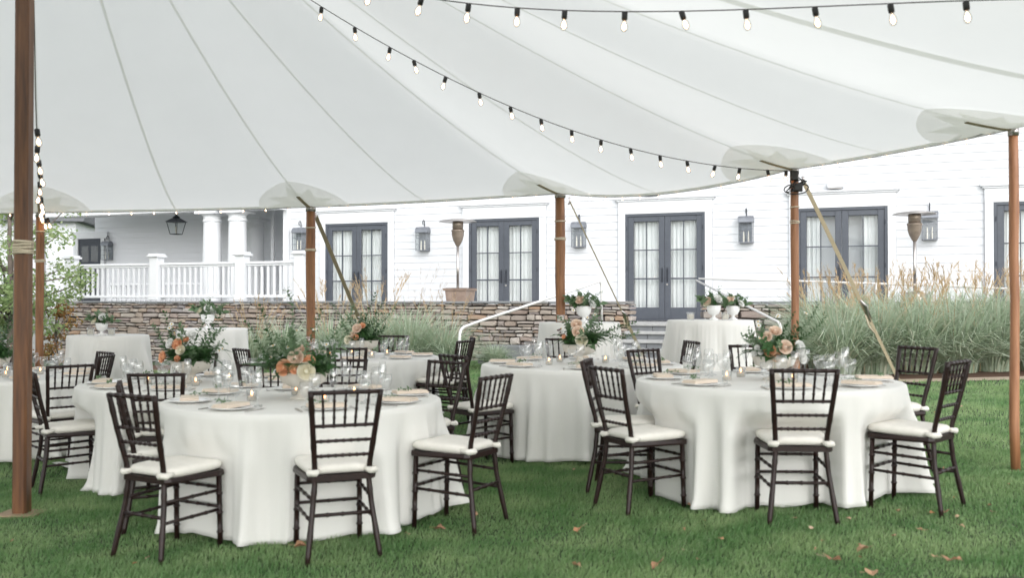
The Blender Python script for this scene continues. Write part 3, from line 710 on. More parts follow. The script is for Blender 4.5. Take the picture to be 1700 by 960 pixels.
def tree(label, x, y, h, crown, nl, size, mat, seed, cat='tree', name='tree', trunk_r=.09):
    t = thing(name, label, cat, (x, y, gz(x, y))); r = random.Random(seed)
    mb = MB(); tp = [(0, 0, 0), (.05, .02, h*.3), (-.03, .05, h*.6), (.02, 0, h*.95)]; mb.tube(tp, [trunk_r, trunk_r*.75, trunk_r*.5, trunk_r*.15], 8); mb.build('trunk', m_bark, t, True)
    cs = []; mb = MB()
    for i in range(crown[0]):
        a = i*2.4+r.uniform(-.3, .3); zz = h*r.uniform(crown[2], 1.0); rad = crown[1]*math.sqrt(max(.05, 1-((zz/h-.62)/.5)**2))*r.uniform(.45, 1)
        e = (math.cos(a)*rad, math.sin(a)*rad, zz); z0 = zz*r.uniform(.55, .8)
        mb.tube([(0, .03, z0), (e[0]*.5, e[1]*.5, (z0+zz)/2+.1), e], [trunk_r*.35, trunk_r*.2, .006], 5)
        cs.append((*e, crown[3]*r.uniform(.7, 1.2)))
        if r.random() < .7: cs.append((e[0]*.55, e[1]*.55, (z0+zz)/2+.15, crown[3]*.8))
    mb.build('limb', m_bark, t, True)
    o = mkobj('crown', leafy(seed, cs, nl, size, mat), t); tag(o, kind='stuff'); return t
tree('light green leafy tree in front of the left porch corner', -10.2, 20.2, 4.6, (30, 1.65, .18, .42), 7500, .085, m_leaf, 3)
tree('taller green tree at the far left edge behind the main pole', -13.4, 22.5, 6.6, (34, 2.6, .15, .6), 11000, .10, m_leaf, 8, trunk_r=.14)
tree('broad green tree beyond the left end of the porch', -21, 34, 9, (34, 4.2, .12, 1.1), 5200, .24, m_leaf, 14, trunk_r=.2)
tree('orange and yellow autumn shrub at the left end of the stone wall', (92-850)/F*20.6, 20.6, 1.45, (22, .48, .15, .17), 1500, .06, m_orange, 5, 'shrub', 'autumn_shrub', .03)
# pale neighbouring building far left
nb = thing('neighbour_house', 'pale distant house beyond the trees at the far left', 'house', (-27, 47, gz(-27, 47)), R(10))
mb = MB(); mb.box((0, 0, 2.6), (14, 8, 5.2)); mb.build('wall', m_porch, nb)
mb = MB(); mb.add([(-7.4, -4.4, 5.2), (7.4, -4.4, 5.2), (7.4, 0, 8.2), (-7.4, 0, 8.2), (7.4, 4.4, 5.2), (-7.4, 4.4, 5.2)], [(0, 1, 2, 3), (3, 2, 4, 5), (0, 3, 5), (1, 4, 2), (0, 5, 4, 1)]); mb.build('roof', m_roof, nb)
for x in (-4.5, -1.5, 1.5, 4.5):
    mb = MB(); mb.box((x, -4.03, 2.0), (1.1, .08, 1.6)); wf = mb.build('window', m_white, nb); mb = MB(); mb.box((x, -4.09, 2.0), (.9, .03, 1.4)); mb.build('pane', m_dark, wf)
# far tree line that closes the view to the left and behind
def far_trees(label, pts, seed):
    cs = []; r = random.Random(seed)
    for x, y, h in pts:
        for k in range(16): cs.append((x+r.uniform(-3, 3), y+r.uniform(-2, 2), h*r.uniform(.1, 1), r.uniform(1.0, 2.0)))
    return cs
cs = far_trees('', [(x, 62+6*math.sin(x), 6+2*math.sin(x*1.7)) for x in range(-62, 60, 5)], 4)
o = mkobj('far_wood', leafy(21, cs, 15000, .8, m_leaf)); tag(o, 'hazy green wood standing beyond the houses', 'wood', kind='stuff')

# ---------------------------------------------------------------- tent
PK = Vector((-3.34, 6.8, 5.28))
def py2z(py, Y): return EYE+(500-py)/F*Y
def pole_at(px, py, Y): p = at(px, py, Y); return p
poles = [pole_at(1684, 209, 7.3), pole_at(1320, 276, 9.0), pole_at(930, 318, 10.9), pole_at(515.5, 341, 11.6), pole_at(66, 350, 11.2)]
hidden = [(-8.6, 9.6), (-10.2, 6.6), (-9.9, 3.2), (-7.9, .5), (-5.2, -1.4), (-2.0, -1.9), (1.0, -.9), (3.2, 1.3), (4.25, 4.35)]
eave = poles + [Vector((x, y, gz(x, y)+2.5)) for x, y in hidden]
NP = len(eave)
droops = [.03, .13, .03, .02] + [.05]*(NP-4)
inw = [.05, .10, .12, .08] + [.2]*(NP-4)
EP = []                      # eave polyline (angle, radius, z)
for i in range(NP):
    a, b = eave[i], eave[(i+1) % NP]
    for k in range(12):
        s = k/12; q = 4*s*(1-s); p = a.lerp(b, s); d = (PK-p); d.z = 0; d.normalize(); p = p+d*inw[i]*q; p.z -= droops[i]*q
        EP.append(p)
ang = [math.atan2(p.y-PK.y, p.x-PK.x) for p in EP]
PEXP, DT_ = 1.29, 0
def canopy_pt(p, t, bill=0):      # p eave point, t 0 at peak .. 1 at eave
    z = p.z + (PK.z-p.z)*(1-t)**PEXP + bill*math.sin(PI*t)
    return Vector((PK.x+(p.x-PK.x)*t, PK.y+(p.y-PK.y)*t, z))
tent = thing('tent', 'large white sailcloth wedding tent with scalloped eaves over the tables', 'tent', (PK.x, PK.y, gz(PK.x, PK.y)))
TO = Vector(tent.location)
NT = 26; vs = []; ts = [.004+(1-.004)*k/NT for k in range(NT+1)]
for i, p in enumerate(EP):
    bl = .018*abs(math.sin(PI*(i % 6)/6))
    for t in ts: vs.append(canopy_pt(p, t, bl)-TO)
n = len(EP); W_ = NT+1
fs = [(i*W_+k, i*W_+k+1, ((i+1) % n)*W_+k+1, ((i+1) % n)*W_+k) for i in range(n) for k in range(NT)]
mb = MB(); mb.add(vs, fs); mb.build('canopy', m_canvas, tent, True)
# seams
def ribbon(pts, wid, off, th=.003):
    mb = MB(); P = [Vector(p) for p in pts]; vs = []
    for i, p in enumerate(P):
        d = (P[min(i+1, len(P)-1)]-P[max(i-1, 0)]).normalized(); s = d.cross(Vector((0, 0, 1))).normalized()*wid/2
        q = p-Vector((0, 0, off)); vs += [q-s, q+s, q+s-Vector((0, 0, th)), q-s-Vector((0, 0, th))]
    fs = []
    for i in range(len(P)-1):
        for k in ((2,) if th < .004 else range(4)): fs.append((4*i+k, 4*i+(k+1) % 4, 4*i+4+(k+1) % 4, 4*i+4+k))
    mb.add(vs, fs); return mb
for i in range(0, n, 6):
    p = EP[i]; wid = .026 if i//12 < 13 else .10
    ribbon([canopy_pt(p, t)-TO for t in np.linspace(.02, .995, 30)], wid, .006).build('seam', m_seam, tent)
# eave hem rope
mb = MB(); mb.tube([p-TO-Vector((0, 0, .008)) for p in EP[:12*5]], .014, 6); mb.build('eave_hem', m_seam, tent, True)
mb = MB(); mb.tube([p-TO-Vector((0, 0, .008)) for p in EP[12*5-1:]]+[EP[0]-TO-Vector((0, 0, .008))], .014, 6); mb.build('eave_hem', m_seam, tent, True)
# reinforcement patches: discs lying under the canopy, round each pole top
angs = np.unwrap(np.array(ang)) ; sgn = np.sign(angs[5]-angs[0])
def surf(x, y):
    a = math.atan2(y-PK.y, x-PK.x); best = None
    for i in range(n):
        a0, a1 = ang[i], ang[(i+1) % n]; d = (a1-a0+PI) % (2*PI)-PI; e = (a-a0+PI) % (2*PI)-PI
        if d != 0 and 0 <= e/d <= 1:
            p, q = EP[i], EP[(i+1) % n]
            # ray-segment intersection
            dx, dy = math.cos(a), math.sin(a); ex, ey = q.x-p.x, q.y-p.y; den = dx*ey-dy*ex
            s = ((PK.x-p.x)*dy-(PK.y-p.y)*dx)/-den if abs(den) > 1e-9 else 0
            s = max(0, min(1, s)); ip = p.lerp(q, s); Rr = math.hypot(ip.x-PK.x, ip.y-PK.y); t = min(.997, math.hypot(x-PK.x, y-PK.y)/Rr)
            return canopy_pt(ip, t)
    return Vector((x, y, 2.6))
for pi in range(NP):
    c = eave[pi]; inward = Vector((PK.x-c.x, PK.y-c.y, 0)).normalized(); cc = c+inward*.16; rp = .52
    for (nm_, mat_, off, rf) in (('patch', m_patch, .012, lambda a: rp), ('patch_star', m_star, .022, lambda a: rp*(.86 if int(round(a/(PI/10))) % 2 == 0 else .50))):
        vs = []; na = 40 if nm_ == 'patch' else 20; nr = 6
        for k in range(na):
            a = 2*PI*k/na; 
            for j in range(nr+1):
                rr_ = rf(a)*j/nr; q = surf(cc.x+math.cos(a)*rr_, cc.y+math.sin(a)*rr_); q.z -= off; vs.append(q-TO)
        mb = MB(); mb.add(vs, [(k*(nr+1)+j, k*(nr+1)+j+1, ((k+1) % na)*(nr+1)+j+1, ((k+1) % na)*(nr+1)+j) for k in range(na) for j in range(nr)]); o = mb.build(nm_, mat_, tent, True)
    pts = [surf(c.x+inward.x*d, c.y+inward.y*d)-TO for d in (.0, .1, .22, .36)]
    ribbon(pts, .045, .03, .006).build('webbing', m_web, tent)
# poles
def lash(parent, zc, r, turns, mat=m_rope, rr_=.009):
    for k in range(turns):
        mb = MB(); a0 = rnd.uniform(0, 6); mb.tube([(math.cos(a)*(r+rr_*.6), math.sin(a)*(r+rr_*.6), zc+(k-turns/2)*rr_*1.9+.004*math.sin(a+a0)) for a in np.linspace(0, 2*PI, 17)], rr_, 5); mb.build('rope_lashing', mat, parent, True)
def tpole(px_bot, topv, rad, lab, mat, lashes, square=False, top=None):
    x, y = topv.x, topv.y; zb = gz(x, y)
    t = thing('tent_pole', lab, 'pole', (x, y, zb), 0, 'wooden poles holding up the tent')
    H = (topv.z if top is None else top)-zb
    mb = MB()
    if square:
        s = rad; c = .28*s
        pr = [(-s, -s+c), (-s+c, -s), (s-c, -s), (s, -s+c), (s, s-c), (s-c, s), (-s+c, s), (-s, s-c)]
        vs = [(a, b, z_) for z_ in (0, H*.5, H) for a, b in pr]
        mb.add(vs, [(j*8+i, j*8+(i+1) % 8, (j+1)*8+(i+1) % 8, (j+1)*8+i) for j in range(2) for i in range(8)]+[tuple(range(7, -1, -1)), tuple(range(16, 24))]); mb.build('shaft', mat, t)
    else:
        r_ = random.Random(int(x*100)); mb.tube([(r_.uniform(-.004, .004), r_.uniform(-.004, .004), H*k/8) for k in range(9)], [rad*(1+.05*math.sin(k*1.3)) for k in range(9)], 14); mb.build('shaft', mat, t, True)
        mb = MB(); mb.lathe([(rad*1.12, H-.07), (rad*1.12, H-.01)], 14); mb.build('cap_band', m_steel, t, True)
    for zl, tn, mt, rr_ in lashes: lash(t, zl, rad*(1.12 if square else 1.0), tn, mt, rr_)
    return t
def lz(py, Y, x, y): return EYE+(500-py)/F*Y-gz(x, y)
P = poles
tpole(0, P[0], .034, 'slim tent pole at the right edge of the lawn', m_pole_l, [])
tpole(0, P[1], .036, 'tent pole with black cord bundle right of the middle french door', m_pole_l, [(lz(343, 9, P[1].x, 9), 1, m_rope, .006), (lz(368, 9, P[1].x, 9), 2, m_rope, .006)])
tpole(0, P[2], .054, 'thick tent pole between the second french door and the third lantern', m_pole, [(lz(366, 10.9, P[2].x, 10.9), 1, m_rope, .008), (lz(396, 10.9, P[2].x, 10.9), 2, m_rope, .008)])
tpole(0, P[3], .053, 'thick tent pole beside the left french door and its tension strap', m_pole, [(lz(377, 11.6, P[3].x, 11.6), 1, m_rope, .008), (lz(414, 11.6, P[3].x, 11.6), 2, m_rope, .009)])
tpole(0, P[4], .045, 'tent pole close to the right of the main pole in front of the tree', m_pole, [(lz(384, 11.2, P[4].x, 11.2), 1, m_rope, .008), (lz(432, 11.2, P[4].x, 11.2), 2, m_rope, .009)])
m_pole_d = M('dark_stained_pole_wood', (.20, .085, .032), (.075, .030, .014), 3.2, .4, bs=.3, bd=.004, stretch=(9, 9, .8), lo=.3, hi=.7)
mp = tpole(0, PK, .049, 'big square centre pole at the left with cream rope wound round it', m_pole_d, [(lz(409, 6.8, PK.x, PK.y), 5, m_rope, .010)], True, PK.z)
mb = MB(); mb.bbox((0, 0, .006), (.27, .22, .02), .006); bo = mb.build('base_plate', M('plywood_base', (.34, .25, .16), (.25, .18, .11), 20, .8), mp)
for i, (x, y) in enumerate(hidden):
    if i in (0, 8): tpole(0, eave[5+i], .045, 'next tent pole just beyond the %s edge of the photo' % ('left' if i == 0 else 'right'), m_pole, [])
# cord bundle under the pole at the strings' end
t = thing('cord_bundle', 'black plug and cord bundle tied under the eave on the slim right pole', 'cord bundle', P[1]-Vector((0, 0, .15)))
mb = MB(); mb.bbox((-.02, -.055, .06), (.07, .05, .09), .01); mb.bbox((.01, -.06, -.05), (.08, .06, .07), .01); mb.build('plug', m_sock, t)
for s in range(4):
    mb = MB(); a = [(math.cos(q)*(.06+.015*s), -.05+.03*math.sin(q*1.3+s), .05*math.sin(q+s)-.02*s) for q in np.linspace(0, 2*PI, 15)]; mb.tube(a, .006, 5); mb.build('cord', m_sock, t, True)

# tension straps
def strap(label, a, b, frac, wid=.05, rope_top=False, hs_=.7):
    a = Vector(a); b = Vector(b); t = thing('tension_strap', label, 'strap', b)
    d = (b-a); m_ = a+d*frac; side = d.cross(Vector((0, 1, 0))).normalized()*wid/2; nn = Vector((0, -.003, 0))
    mb = MB(); up = wid*(.15 if rope_top else .5)
    for p0, p1, w0 in ((a, m_, up), (m_, b, wid*.42)):
        s = side.normalized()*w0; c = [p0-s, p0+s, p1+s, p1-s]
        mb.add([q-b+nn for q in c]+[q-b-nn for q in c], [(0, 1, 2, 3), (7, 6, 5, 4), (0, 4, 5, 1), (1, 5, 6, 2), (2, 6, 7, 3), (3, 7, 4, 0)])
    mb.build('webbing', m_web, t)
    mb = MB(); dn = d.normalized(); p = m_-b
    mb.tube([p-dn*.14, p-dn*.05+Vector((.02, -.02, 0)), p+dn*.06, p+dn*.16], [.011, .017, .015, .009], 8); mb.build('ratchet', m_steel, t, True)
    mb = MB(); mb.tube([p-dn*.06+side*.8, p+dn*.02+side*1.5, p+dn*.13+side*1.1], .007, 6); mb.build('ratchet_handle', m_steel, t, True)
    mb = MB(); mb.tube([p+dn*.05-side, p+dn*.2-side*1.8, p+dn*.33-side*.6], [.008, .010, .006], 6); mb.build('loose_end', m_rope, t, True)
    mb = MB(); mb.tube([a-b+Vector((0, 0, .03)), a-b-dn*.0+Vector((.012, 0, -.02)), a-b+Vector((-.01, 0, -.05))], .012, 6); mb.build('hook', m_steel, t, True)
    mb = MB(); mb.tube([(0, 0, .06), (.03, .02, -.2)], .014, 6); mb.build('stake', m_steel, t)
def gpt(px, py, Y): p = at(px, py, Y); return p
strap('tan tension strap slanting from the slim pole past the fourth french door', at(1333, 298, 9.08), (4.28, 10.6, gz(4.28, 10.6)), .52, .038)
strap('thin cord and ratchet strap slanting down from the thick middle pole', at(945, 332, 11.0), (2.12, 14.6, gz(2.12, 14.6)), .56, .05, True)
strap('tan tension strap hanging beside the pole by the left french door', at(523, 357, 11.7), (-1.95, 15.6, gz(-1.95, 15.6)+.0), .55, .05)
strap('pale tension strap close beside the pole in front of the tree', at(66, 352, 11.3), (-6.35, 13.4, gz(-6.35, 13.4)), .62, .05)

# ---------------------------------------------------------------- string lights
sockm = MB(); sockm.lathe([(.008, .0), (.021, -.006), (.021, -.055), (.017, -.062)], 10); sockmesh = sockm.mesh('socket', m_sock, True)
bm2 = MB(); bm2.lathe([(.012, -.062), (.022, -.085), (.028, -.108), (.026, -.128), (.014, -.145), (.001, -.149)], 12); bulbmesh = bm2.mesh('bulb', m_bulbg, True)
fm = MB(); fm.lathe([(.001, -.078), (.007, -.085), (.014, -.105), (.013, -.122), (.001, -.134)], 8); filmesh = fm.mesh('filament', m_bulb, True)
def string(label, pts, bulbs, s=1.0, rad=.0035, tilt=.25, seed=1, drop=None):
    t = thing('string_light', label, 'string light', pts[0]); o0 = Vector(pts[0]); r = random.Random(seed)
    mb = MB(); mb.tube([p-o0 for p in pts], rad, 5); mb.build('cable', m_cable, t, True)
    for p in bulbs:
        e = (r.uniform(-tilt, tilt), r.uniform(-tilt, tilt), r.uniform(0, 6))
        so_ = mkobj('socket', sockmesh, t, p-o0, e, s); so_.visible_shadow = True
        mkobj('bulb', bulbmesh, so_); mkobj('filament', filmesh, so_)
    return t
def interp_str(p0, p1, pix, extra=None, nb=40):
    """bulb pixel columns/rows -> points in the vertical plane through p0 and p1"""
    out = []
    for px, py in pix:
        r_ = (px-850)/F; dx, dy = p1.x-p0.x, p1.y-p0.y
        s = (r_*p0.y-p0.x)/(dx-r_*dy); Y = p0.y+dy*s
        out.append(Vector((r_*Y, Y, EYE+(500-py)/F*Y)))
    return out
a0 = Vector((PK.x, PK.y, 4.95)); a1 = P[1]-Vector((0, 0, .04))
pixA = [(533, 4), (588, 41), (647, 75), (686, 99), (740, 126), (795, 154), (847, 179), (898, 200), (949, 219), (998, 235), (1047, 247), (1096, 257), (1141, 265), (1188, 270), (1229, 273), (1275, 275), (1306, 276)]
# fit one catenary-like parabola through those columns
bA = interp_str(a0, a1, pixA)
def span(p0, p1, bulbs):
    L = (Vector((p1.x, p1.y, 0))-Vector((p0.x, p0.y, 0))).length
    S = [(Vector((b.x, b.y, 0))-Vector((p0.x, p0.y, 0))).length/L for b in bulbs]
    A = np.array([[4*s*(1-s), s*(1-s)*(1-2*s)] for s in S]); yv = np.array([(p0.z*(1-s)+p1.z*s)-b.z for s, b in zip(S, bulbs)])
    c = np.linalg.lstsq(A, yv, rcond=None)[0]
    f = lambda s: Vector((p0.x+(p1.x-p0.x)*s, p0.y+(p1.y-p0.y)*s, p0.z*(1-s)+p1.z*s-c[0]*4*s*(1-s)-c[1]*s*(1-s)*(1-2*s)))
    return f, S
fA, SA = span(a0, a1, bA)
ds = np.median(np.diff(SA)); extraS = list(np.arange(SA[0]-ds, .03, -ds))
string('long string of round bulbs draped across to the slim right pole', [fA(s) for s in np.linspace(0, 1, 60)], [fA(s) for s in SA+extraS], .74)
b1 = eave[-1]-Vector((0, 0, .04))
pixB = [(700, -8), (778, 2), (859, 5), (938, 12), (1038, 22), (1132, 24), (1239, 20), (1354, 14), (1480, 2), (1606, -14)]
bB = interp_str(a0, b1, pixB); fB, SB = span(a0, b1, bB)
ds = np.median(np.diff(SB)); ex = list(np.arange(SB[0]-ds, .03, -ds))+list(np.arange(SB[-1]+ds, .98, ds))
string('nearer string of larger looking bulbs crossing the top of the tent', [fB(s) for s in np.linspace(0, 1, 60)], [fB(s) for s in SB+ex], .78, seed=2)
c1 = P[4]-Vector((0, 0, .03))
tie = Vector((PK.x+.03, PK.y+.05, EYE+(500-195)/F*PK.y))
f3 = lambda s: a0.lerp(tie, s/.3)+Vector((0, .06, 0)) if s < .3 else tie.lerp(c1, (s-.3)/.7)+Vector((.03, 0, -.25*(s-.3)*(1-s)*4))
string('string of bulbs bunched beside the main pole falling to the pole behind it', [f3(s) for s in np.linspace(0, 1, 40)], [f3(s) for s in np.arange(.33, 1.0, .062)]+[f3(.985), f3(.975)+Vector((.02, 0, -.06)), f3(1)+Vector((.05, 0, -.05))], .9, seed=3)
# tiny clear bulbs clipped along the eave
tinym = MB(); tinym.lathe([(.004, 0), (.009, -.012), (.011, -.026), (.001, -.038)], 8); tinymesh = tinym.mesh('mini_bulb', m_bulbg, True)
tinyf = MB(); tinyf.lathe([(.001, -.010), (.006, -.02), (.001, -.032)], 6); tinyfm = tinyf.mesh('filament', m_bulb, True)
t = thing('eave_lights', 'strand of tiny bulbs clipped along the tent eave above the house front', 'string light', P[0]); o0 = P[0].copy()
pts = [p-Vector((0, 0, .022)) for p in EP[:12*5]]
mb = MB(); mb.tube([p-o0 for p in pts], .003, 4); mb.build('cable', m_cable, t)
for i in range(len(pts)-1):
    if i % 1 == 0:
        b_ = mkobj('mini_bulb', tinymesh, t, pts[i]-o0); mkobj('filament', tinyfm, b_)

# ---------------------------------------------------------------- chairs
def ringed(mb, p0, p1, r, nn=3, nseg=7):
    p0 = Vector(p0); p1 = Vector(p1); pts = []; rad = []
    L = (p1-p0).length
    for k in range(nn+1):
        s0 = k/(nn+1); 
        if k: 
            for d, m_ in ((-.008, 1.0), (-.004, 1.28), (.004, 1.28), (.008, 1.0)): pts.append(p0.lerp(p1, s0+d/L)); rad.append(r*m_)
        else: pts.append(p0); rad.append(r)
    pts.append(p1); rad.append(r); return mb.tube(pts, rad, nseg)
def chair_proto():
    t = thing('chiavari_chair', 'x', 'chair')
    TW, MW, BW = .188, .146, .198
    for s in (-1, 1):
        P3 = [Vector((s*TW, -.055, .915)), Vector((s*(TW-.018), -.015, .72)), Vector((s*(MW+.004), .035, .52)), Vector((s*MW, .045, .43)), Vector((s*(MW+.012), .035, .30)), Vector((s*BW, -.02, -.01))]
        mb = MB(); pts = []; rad = []
        for i in range(5):
            for k in range(6):
                q = P3[i].lerp(P3[i+1], k/6); pts.append(q); rad.append(.0155*(1.13 if k == 3 else 1))
        pts.append(P3[-1]); rad.append(.013); mb.tube(pts, rad, 8); mb.build('back_leg', m_chair, t, True)
        mb = MB(); ringed(mb, (s*.178, .405, .43), (s*.182, .415, -.01), .0155, 3, 8); mb.build('front_leg', m_chair, t, True)
    def bp(z):           # back post x and y at height z
        zs = [.30, .43, .52, .72, .915]; xs_ = [MW+.012, MW, MW+.004, TW-.018, TW]; ys_ = [.035, .045, .035, -.015, -.055]
        return np.interp(z, zs, xs_), np.interp(z, zs, ys_)
    for z_, nm_, r_, nn in ((.905, 'top_rail', .0125, 5), (.725, 'back_rail', .010, 5), (.642, 'back_rail', .009, 7), (.560, 'back_rail', .009, 7)):
        x, y = bp(z_); mb = MB(); ringed(mb, (-x, y, z_), (x, y, z_), r_, nn); mb.build(nm_, m_chair, t, True)
    x1, y1 = bp(.905); x0, y0 = bp(.725)
    for k in range(5):
        f = (k-2)/3; mb = MB(); ringed(mb, (x0*f, y0, .725), (x1*f, y1, .905), .0072, 3, 6); mb.build('spindle', m_chair, t, True)
    # seat frame
    mb = MB(); out = []
    for (a, b) in [(-.165, .03), (.165, .03), (.185, .06), (.205, .38), (.19, .43), (.15, .445), (-.15, .445), (-.19, .43), (-.205, .38), (-.185, .06)]: out.append((a, b))
    nO = len(out); vs = [(a, b, .425) for a, b in out]+[(a*1.02, b, .437) for a, b in out]+[(a*1.0, b, .456) for a, b in out]
    mb.add(vs, [(j*nO+i, j*nO+(i+1) % nO, (j+1)*nO+(i+1) % nO, (j+1)*nO+i) for j in range(2) for i in range(nO)]+[tuple(range(nO-1, -1, -1)), tuple(range(2*nO, 3*nO))]); mb.build('seat_frame', m_chair, t)
    # cushion, rounded and slightly domed
    mb = MB(); N = 28; prof = [(.90, .457), (.985, .464), (1.03, .480), (1.02, .497), (.95, .508), (.75, .515), (.4, .519)]
    vs = []
    for (s_, z_) in prof:
        for k in range(N):
            a = 2*PI*k/N; ca, sa = math.cos(a), math.sin(a); e = .42
            x = math.copysign(abs(ca)**e, ca)*.200*s_; y = .245+math.copysign(abs(sa)**e, sa)*.205*s_
            x *= (.90+.10*((y-.04)/.4)); vs.append((x, y, z_+.004*math.sin(3*a)))
    fs = [(j*N+i, j*N+(i+1) % N, (j+1)*N+(i+1) % N, (j+1)*N+i) for j in range(len(prof)-1) for i in range(N)]+[tuple((len(prof)-1)*N+i for i in range(N))]
    mb.add(vs, fs); cu = mb.build('cushion', m_cush, t, True)
    for s in (-1, 1):
        mb = MB(); mb.tube([(s*.125, .055, .478), (s*.150, .012, .474), (s*.178, .030, .472), (s*.172, .085, .478)], [.015, .019, .019, .014], 6); mb.build('cushion_tie', m_cush, cu, True)
    for z_ in (.325, .215):
        for s in (-1, 1):
            mb = MB(); xb = np.interp(z_, [0, .30], [BW, MW+.012]); yb = np.interp(z_, [0, .30], [-.02, .035]); ringed(mb, (s*xb, yb, z_), (s*.18, .408, z_+.015), .0095, 3); mb.build('side_stretcher', m_chair, t, True)
    for z_ in (.355, .245):
        mb = MB(); ringed(mb, (-.18, .408, z_), (.18, .408, z_), .009, 3); mb.build('front_stretcher', m_chair, t, True)
    z_ = .245; xb = np.interp(z_, [0, .30], [BW, MW+.012]); yb = np.interp(z_, [0, .30], [-.02, .035])
    mb = MB(); ringed(mb, (-xb, yb, z_), (xb, yb, z_), .0105, 3); mb.build('back_stretcher', m_chair, t, True)
    return t
cproto = chair_proto(); cused = [False]; CH = []
def chair(x, y, tx, ty, lab, grp, jit=0):
    o = cproto if not cused[0] else copy_tree(cproto); cused[0] = True
    a = math.atan2(ty-y, tx-x)-PI/2+jit; o.location = (x, y, gz(x, y)+.006); o.rotation_euler = (0, 0, a)
    tag(o, lab, 'chair', grp); CH.append((x, y, a)); return o
def X(px, Y): return (px-850)/F*Y
T = {'front': (-1.38, 6.60, .905), 'right': (1.78, 6.95, .905), 'centre': (.63, 9.0, .905), 'left': (-2.62, 8.2, .90), 'back': (-1.72, 11.15, .90), 'farleft': (-4.95, 9.75, .90)}
TN = {'front': 'the front left table', 'right': 'the right table', 'centre': 'the middle table', 'left': 'the second left table', 'back': 'the far table', 'farleft': 'the far left table'}
TL = {'front': 'the nearest table at the front left', 'right': 'the big table on the right', 'centre': 'the table in the middle distance', 'left': 'the table behind the front left one', 'back': 'the far table before the silver grass', 'farleft': 'the far left table behind the main pole'}
def ch(tb, x, y, lab, jit=0): jit += .05*math.sin(x*37+y*11); return chair(x, y, T[tb][0], T[tb][1], lab, 'dark chiavari chairs around ' + TN[tb], jit)
ch('front', -.90, 5.34, 'dark chiavari chair with its back to the camera at the front left table')
ch('front', -2.04, 5.46, 'nearest dark chair on the left side of the front left table, turned right')
ch('front', -.14, 6.00, 'dark chair seen from the side right of the front left table')
ch('front', -2.42, 6.28, 'dark chair half hidden right behind the nearest left chair', .1)
ch('front', -.52, 7.38, 'dark chair behind the right rim of the front left table, facing the camera', .15)
ch('front', -1.92, 7.72, 'dark chair behind the big peach centrepiece, its top left corner under the fern')
ch('front', -1.36, 7.95, 'dark chair behind the front left table hidden by glasses')
ch('right', 1.69, 5.80, 'dark chair with its back to the camera at the right table')
ch('right', .64, 6.32, 'nearest dark chair on the left side of the right table')
ch('right', .58, 7.06, 'dark chair just behind the nearest left chair of the right table', -.1)
ch('right', 1.10, 8.05, 'dark chair facing the camera at the far left of the right table', .2)
ch('right', 2.66, 6.06, 'dark chair seen edge on at the right end of the right table')
ch('right', 2.98, 7.42, 'dark chair at the far right of the right table before the silver grass')
ch('right', 1.99, 8.2, 'dark chair hidden behind the centrepiece of the right table', 0)
ch('centre', -.44, 8.12, 'dark chair turned right toward the middle table, left of it')
ch('centre', 1.60, 9.15, 'small dark chair right of the middle table before a tall cocktail table')
ch('centre', .55, 10.35, 'dark chair behind the centrepiece of the middle table')
ch('left', -2.50, 7.04, 'dark chair with its back to the camera before the second left table')
ch('left', -3.60, 7.58, 'dark chair just right of the main pole with its seat toward the second left table')
ch('left', -3.02, 9.52, 'dark chair behind the pottery bowl of the second left table')
ch('left', -1.36, 8.05+.0, 'dark chair right of the second left table behind the peach centrepiece') if False else None
ch('back', -1.62, 9.82, 'dark chair with its back to the camera before the far table')
ch('back', -2.74, 10.25, 'dark chair seen edge on at the left of the far table')
ch('back', -1.50, 12.5, 'dark chair facing the camera behind the far table before the grasses')
ch('back', -.55, 10.62, 'dark chair at the right of the far table, nearer of two')
ch('back', -.50, 11.35, 'dark chair at the right of the far table, farther of two')
chair(-3.72, 8.35, -4.95, 9.55, 'dark chair facing away toward the far left table, seat at its left', 'dark chiavari chairs around ' + TN['farleft'])
ch('farleft', -4.02, 9.75, 'dark chair at the right of the far left table, nearer of an overlapping pair')
ch('farleft', -4.32, 10.45, 'dark chair at the right of the far left table, farther of an overlapping pair')
ch('farleft', -5.55, 10.9, 'dark chair behind the flowers at the left edge of the photo')

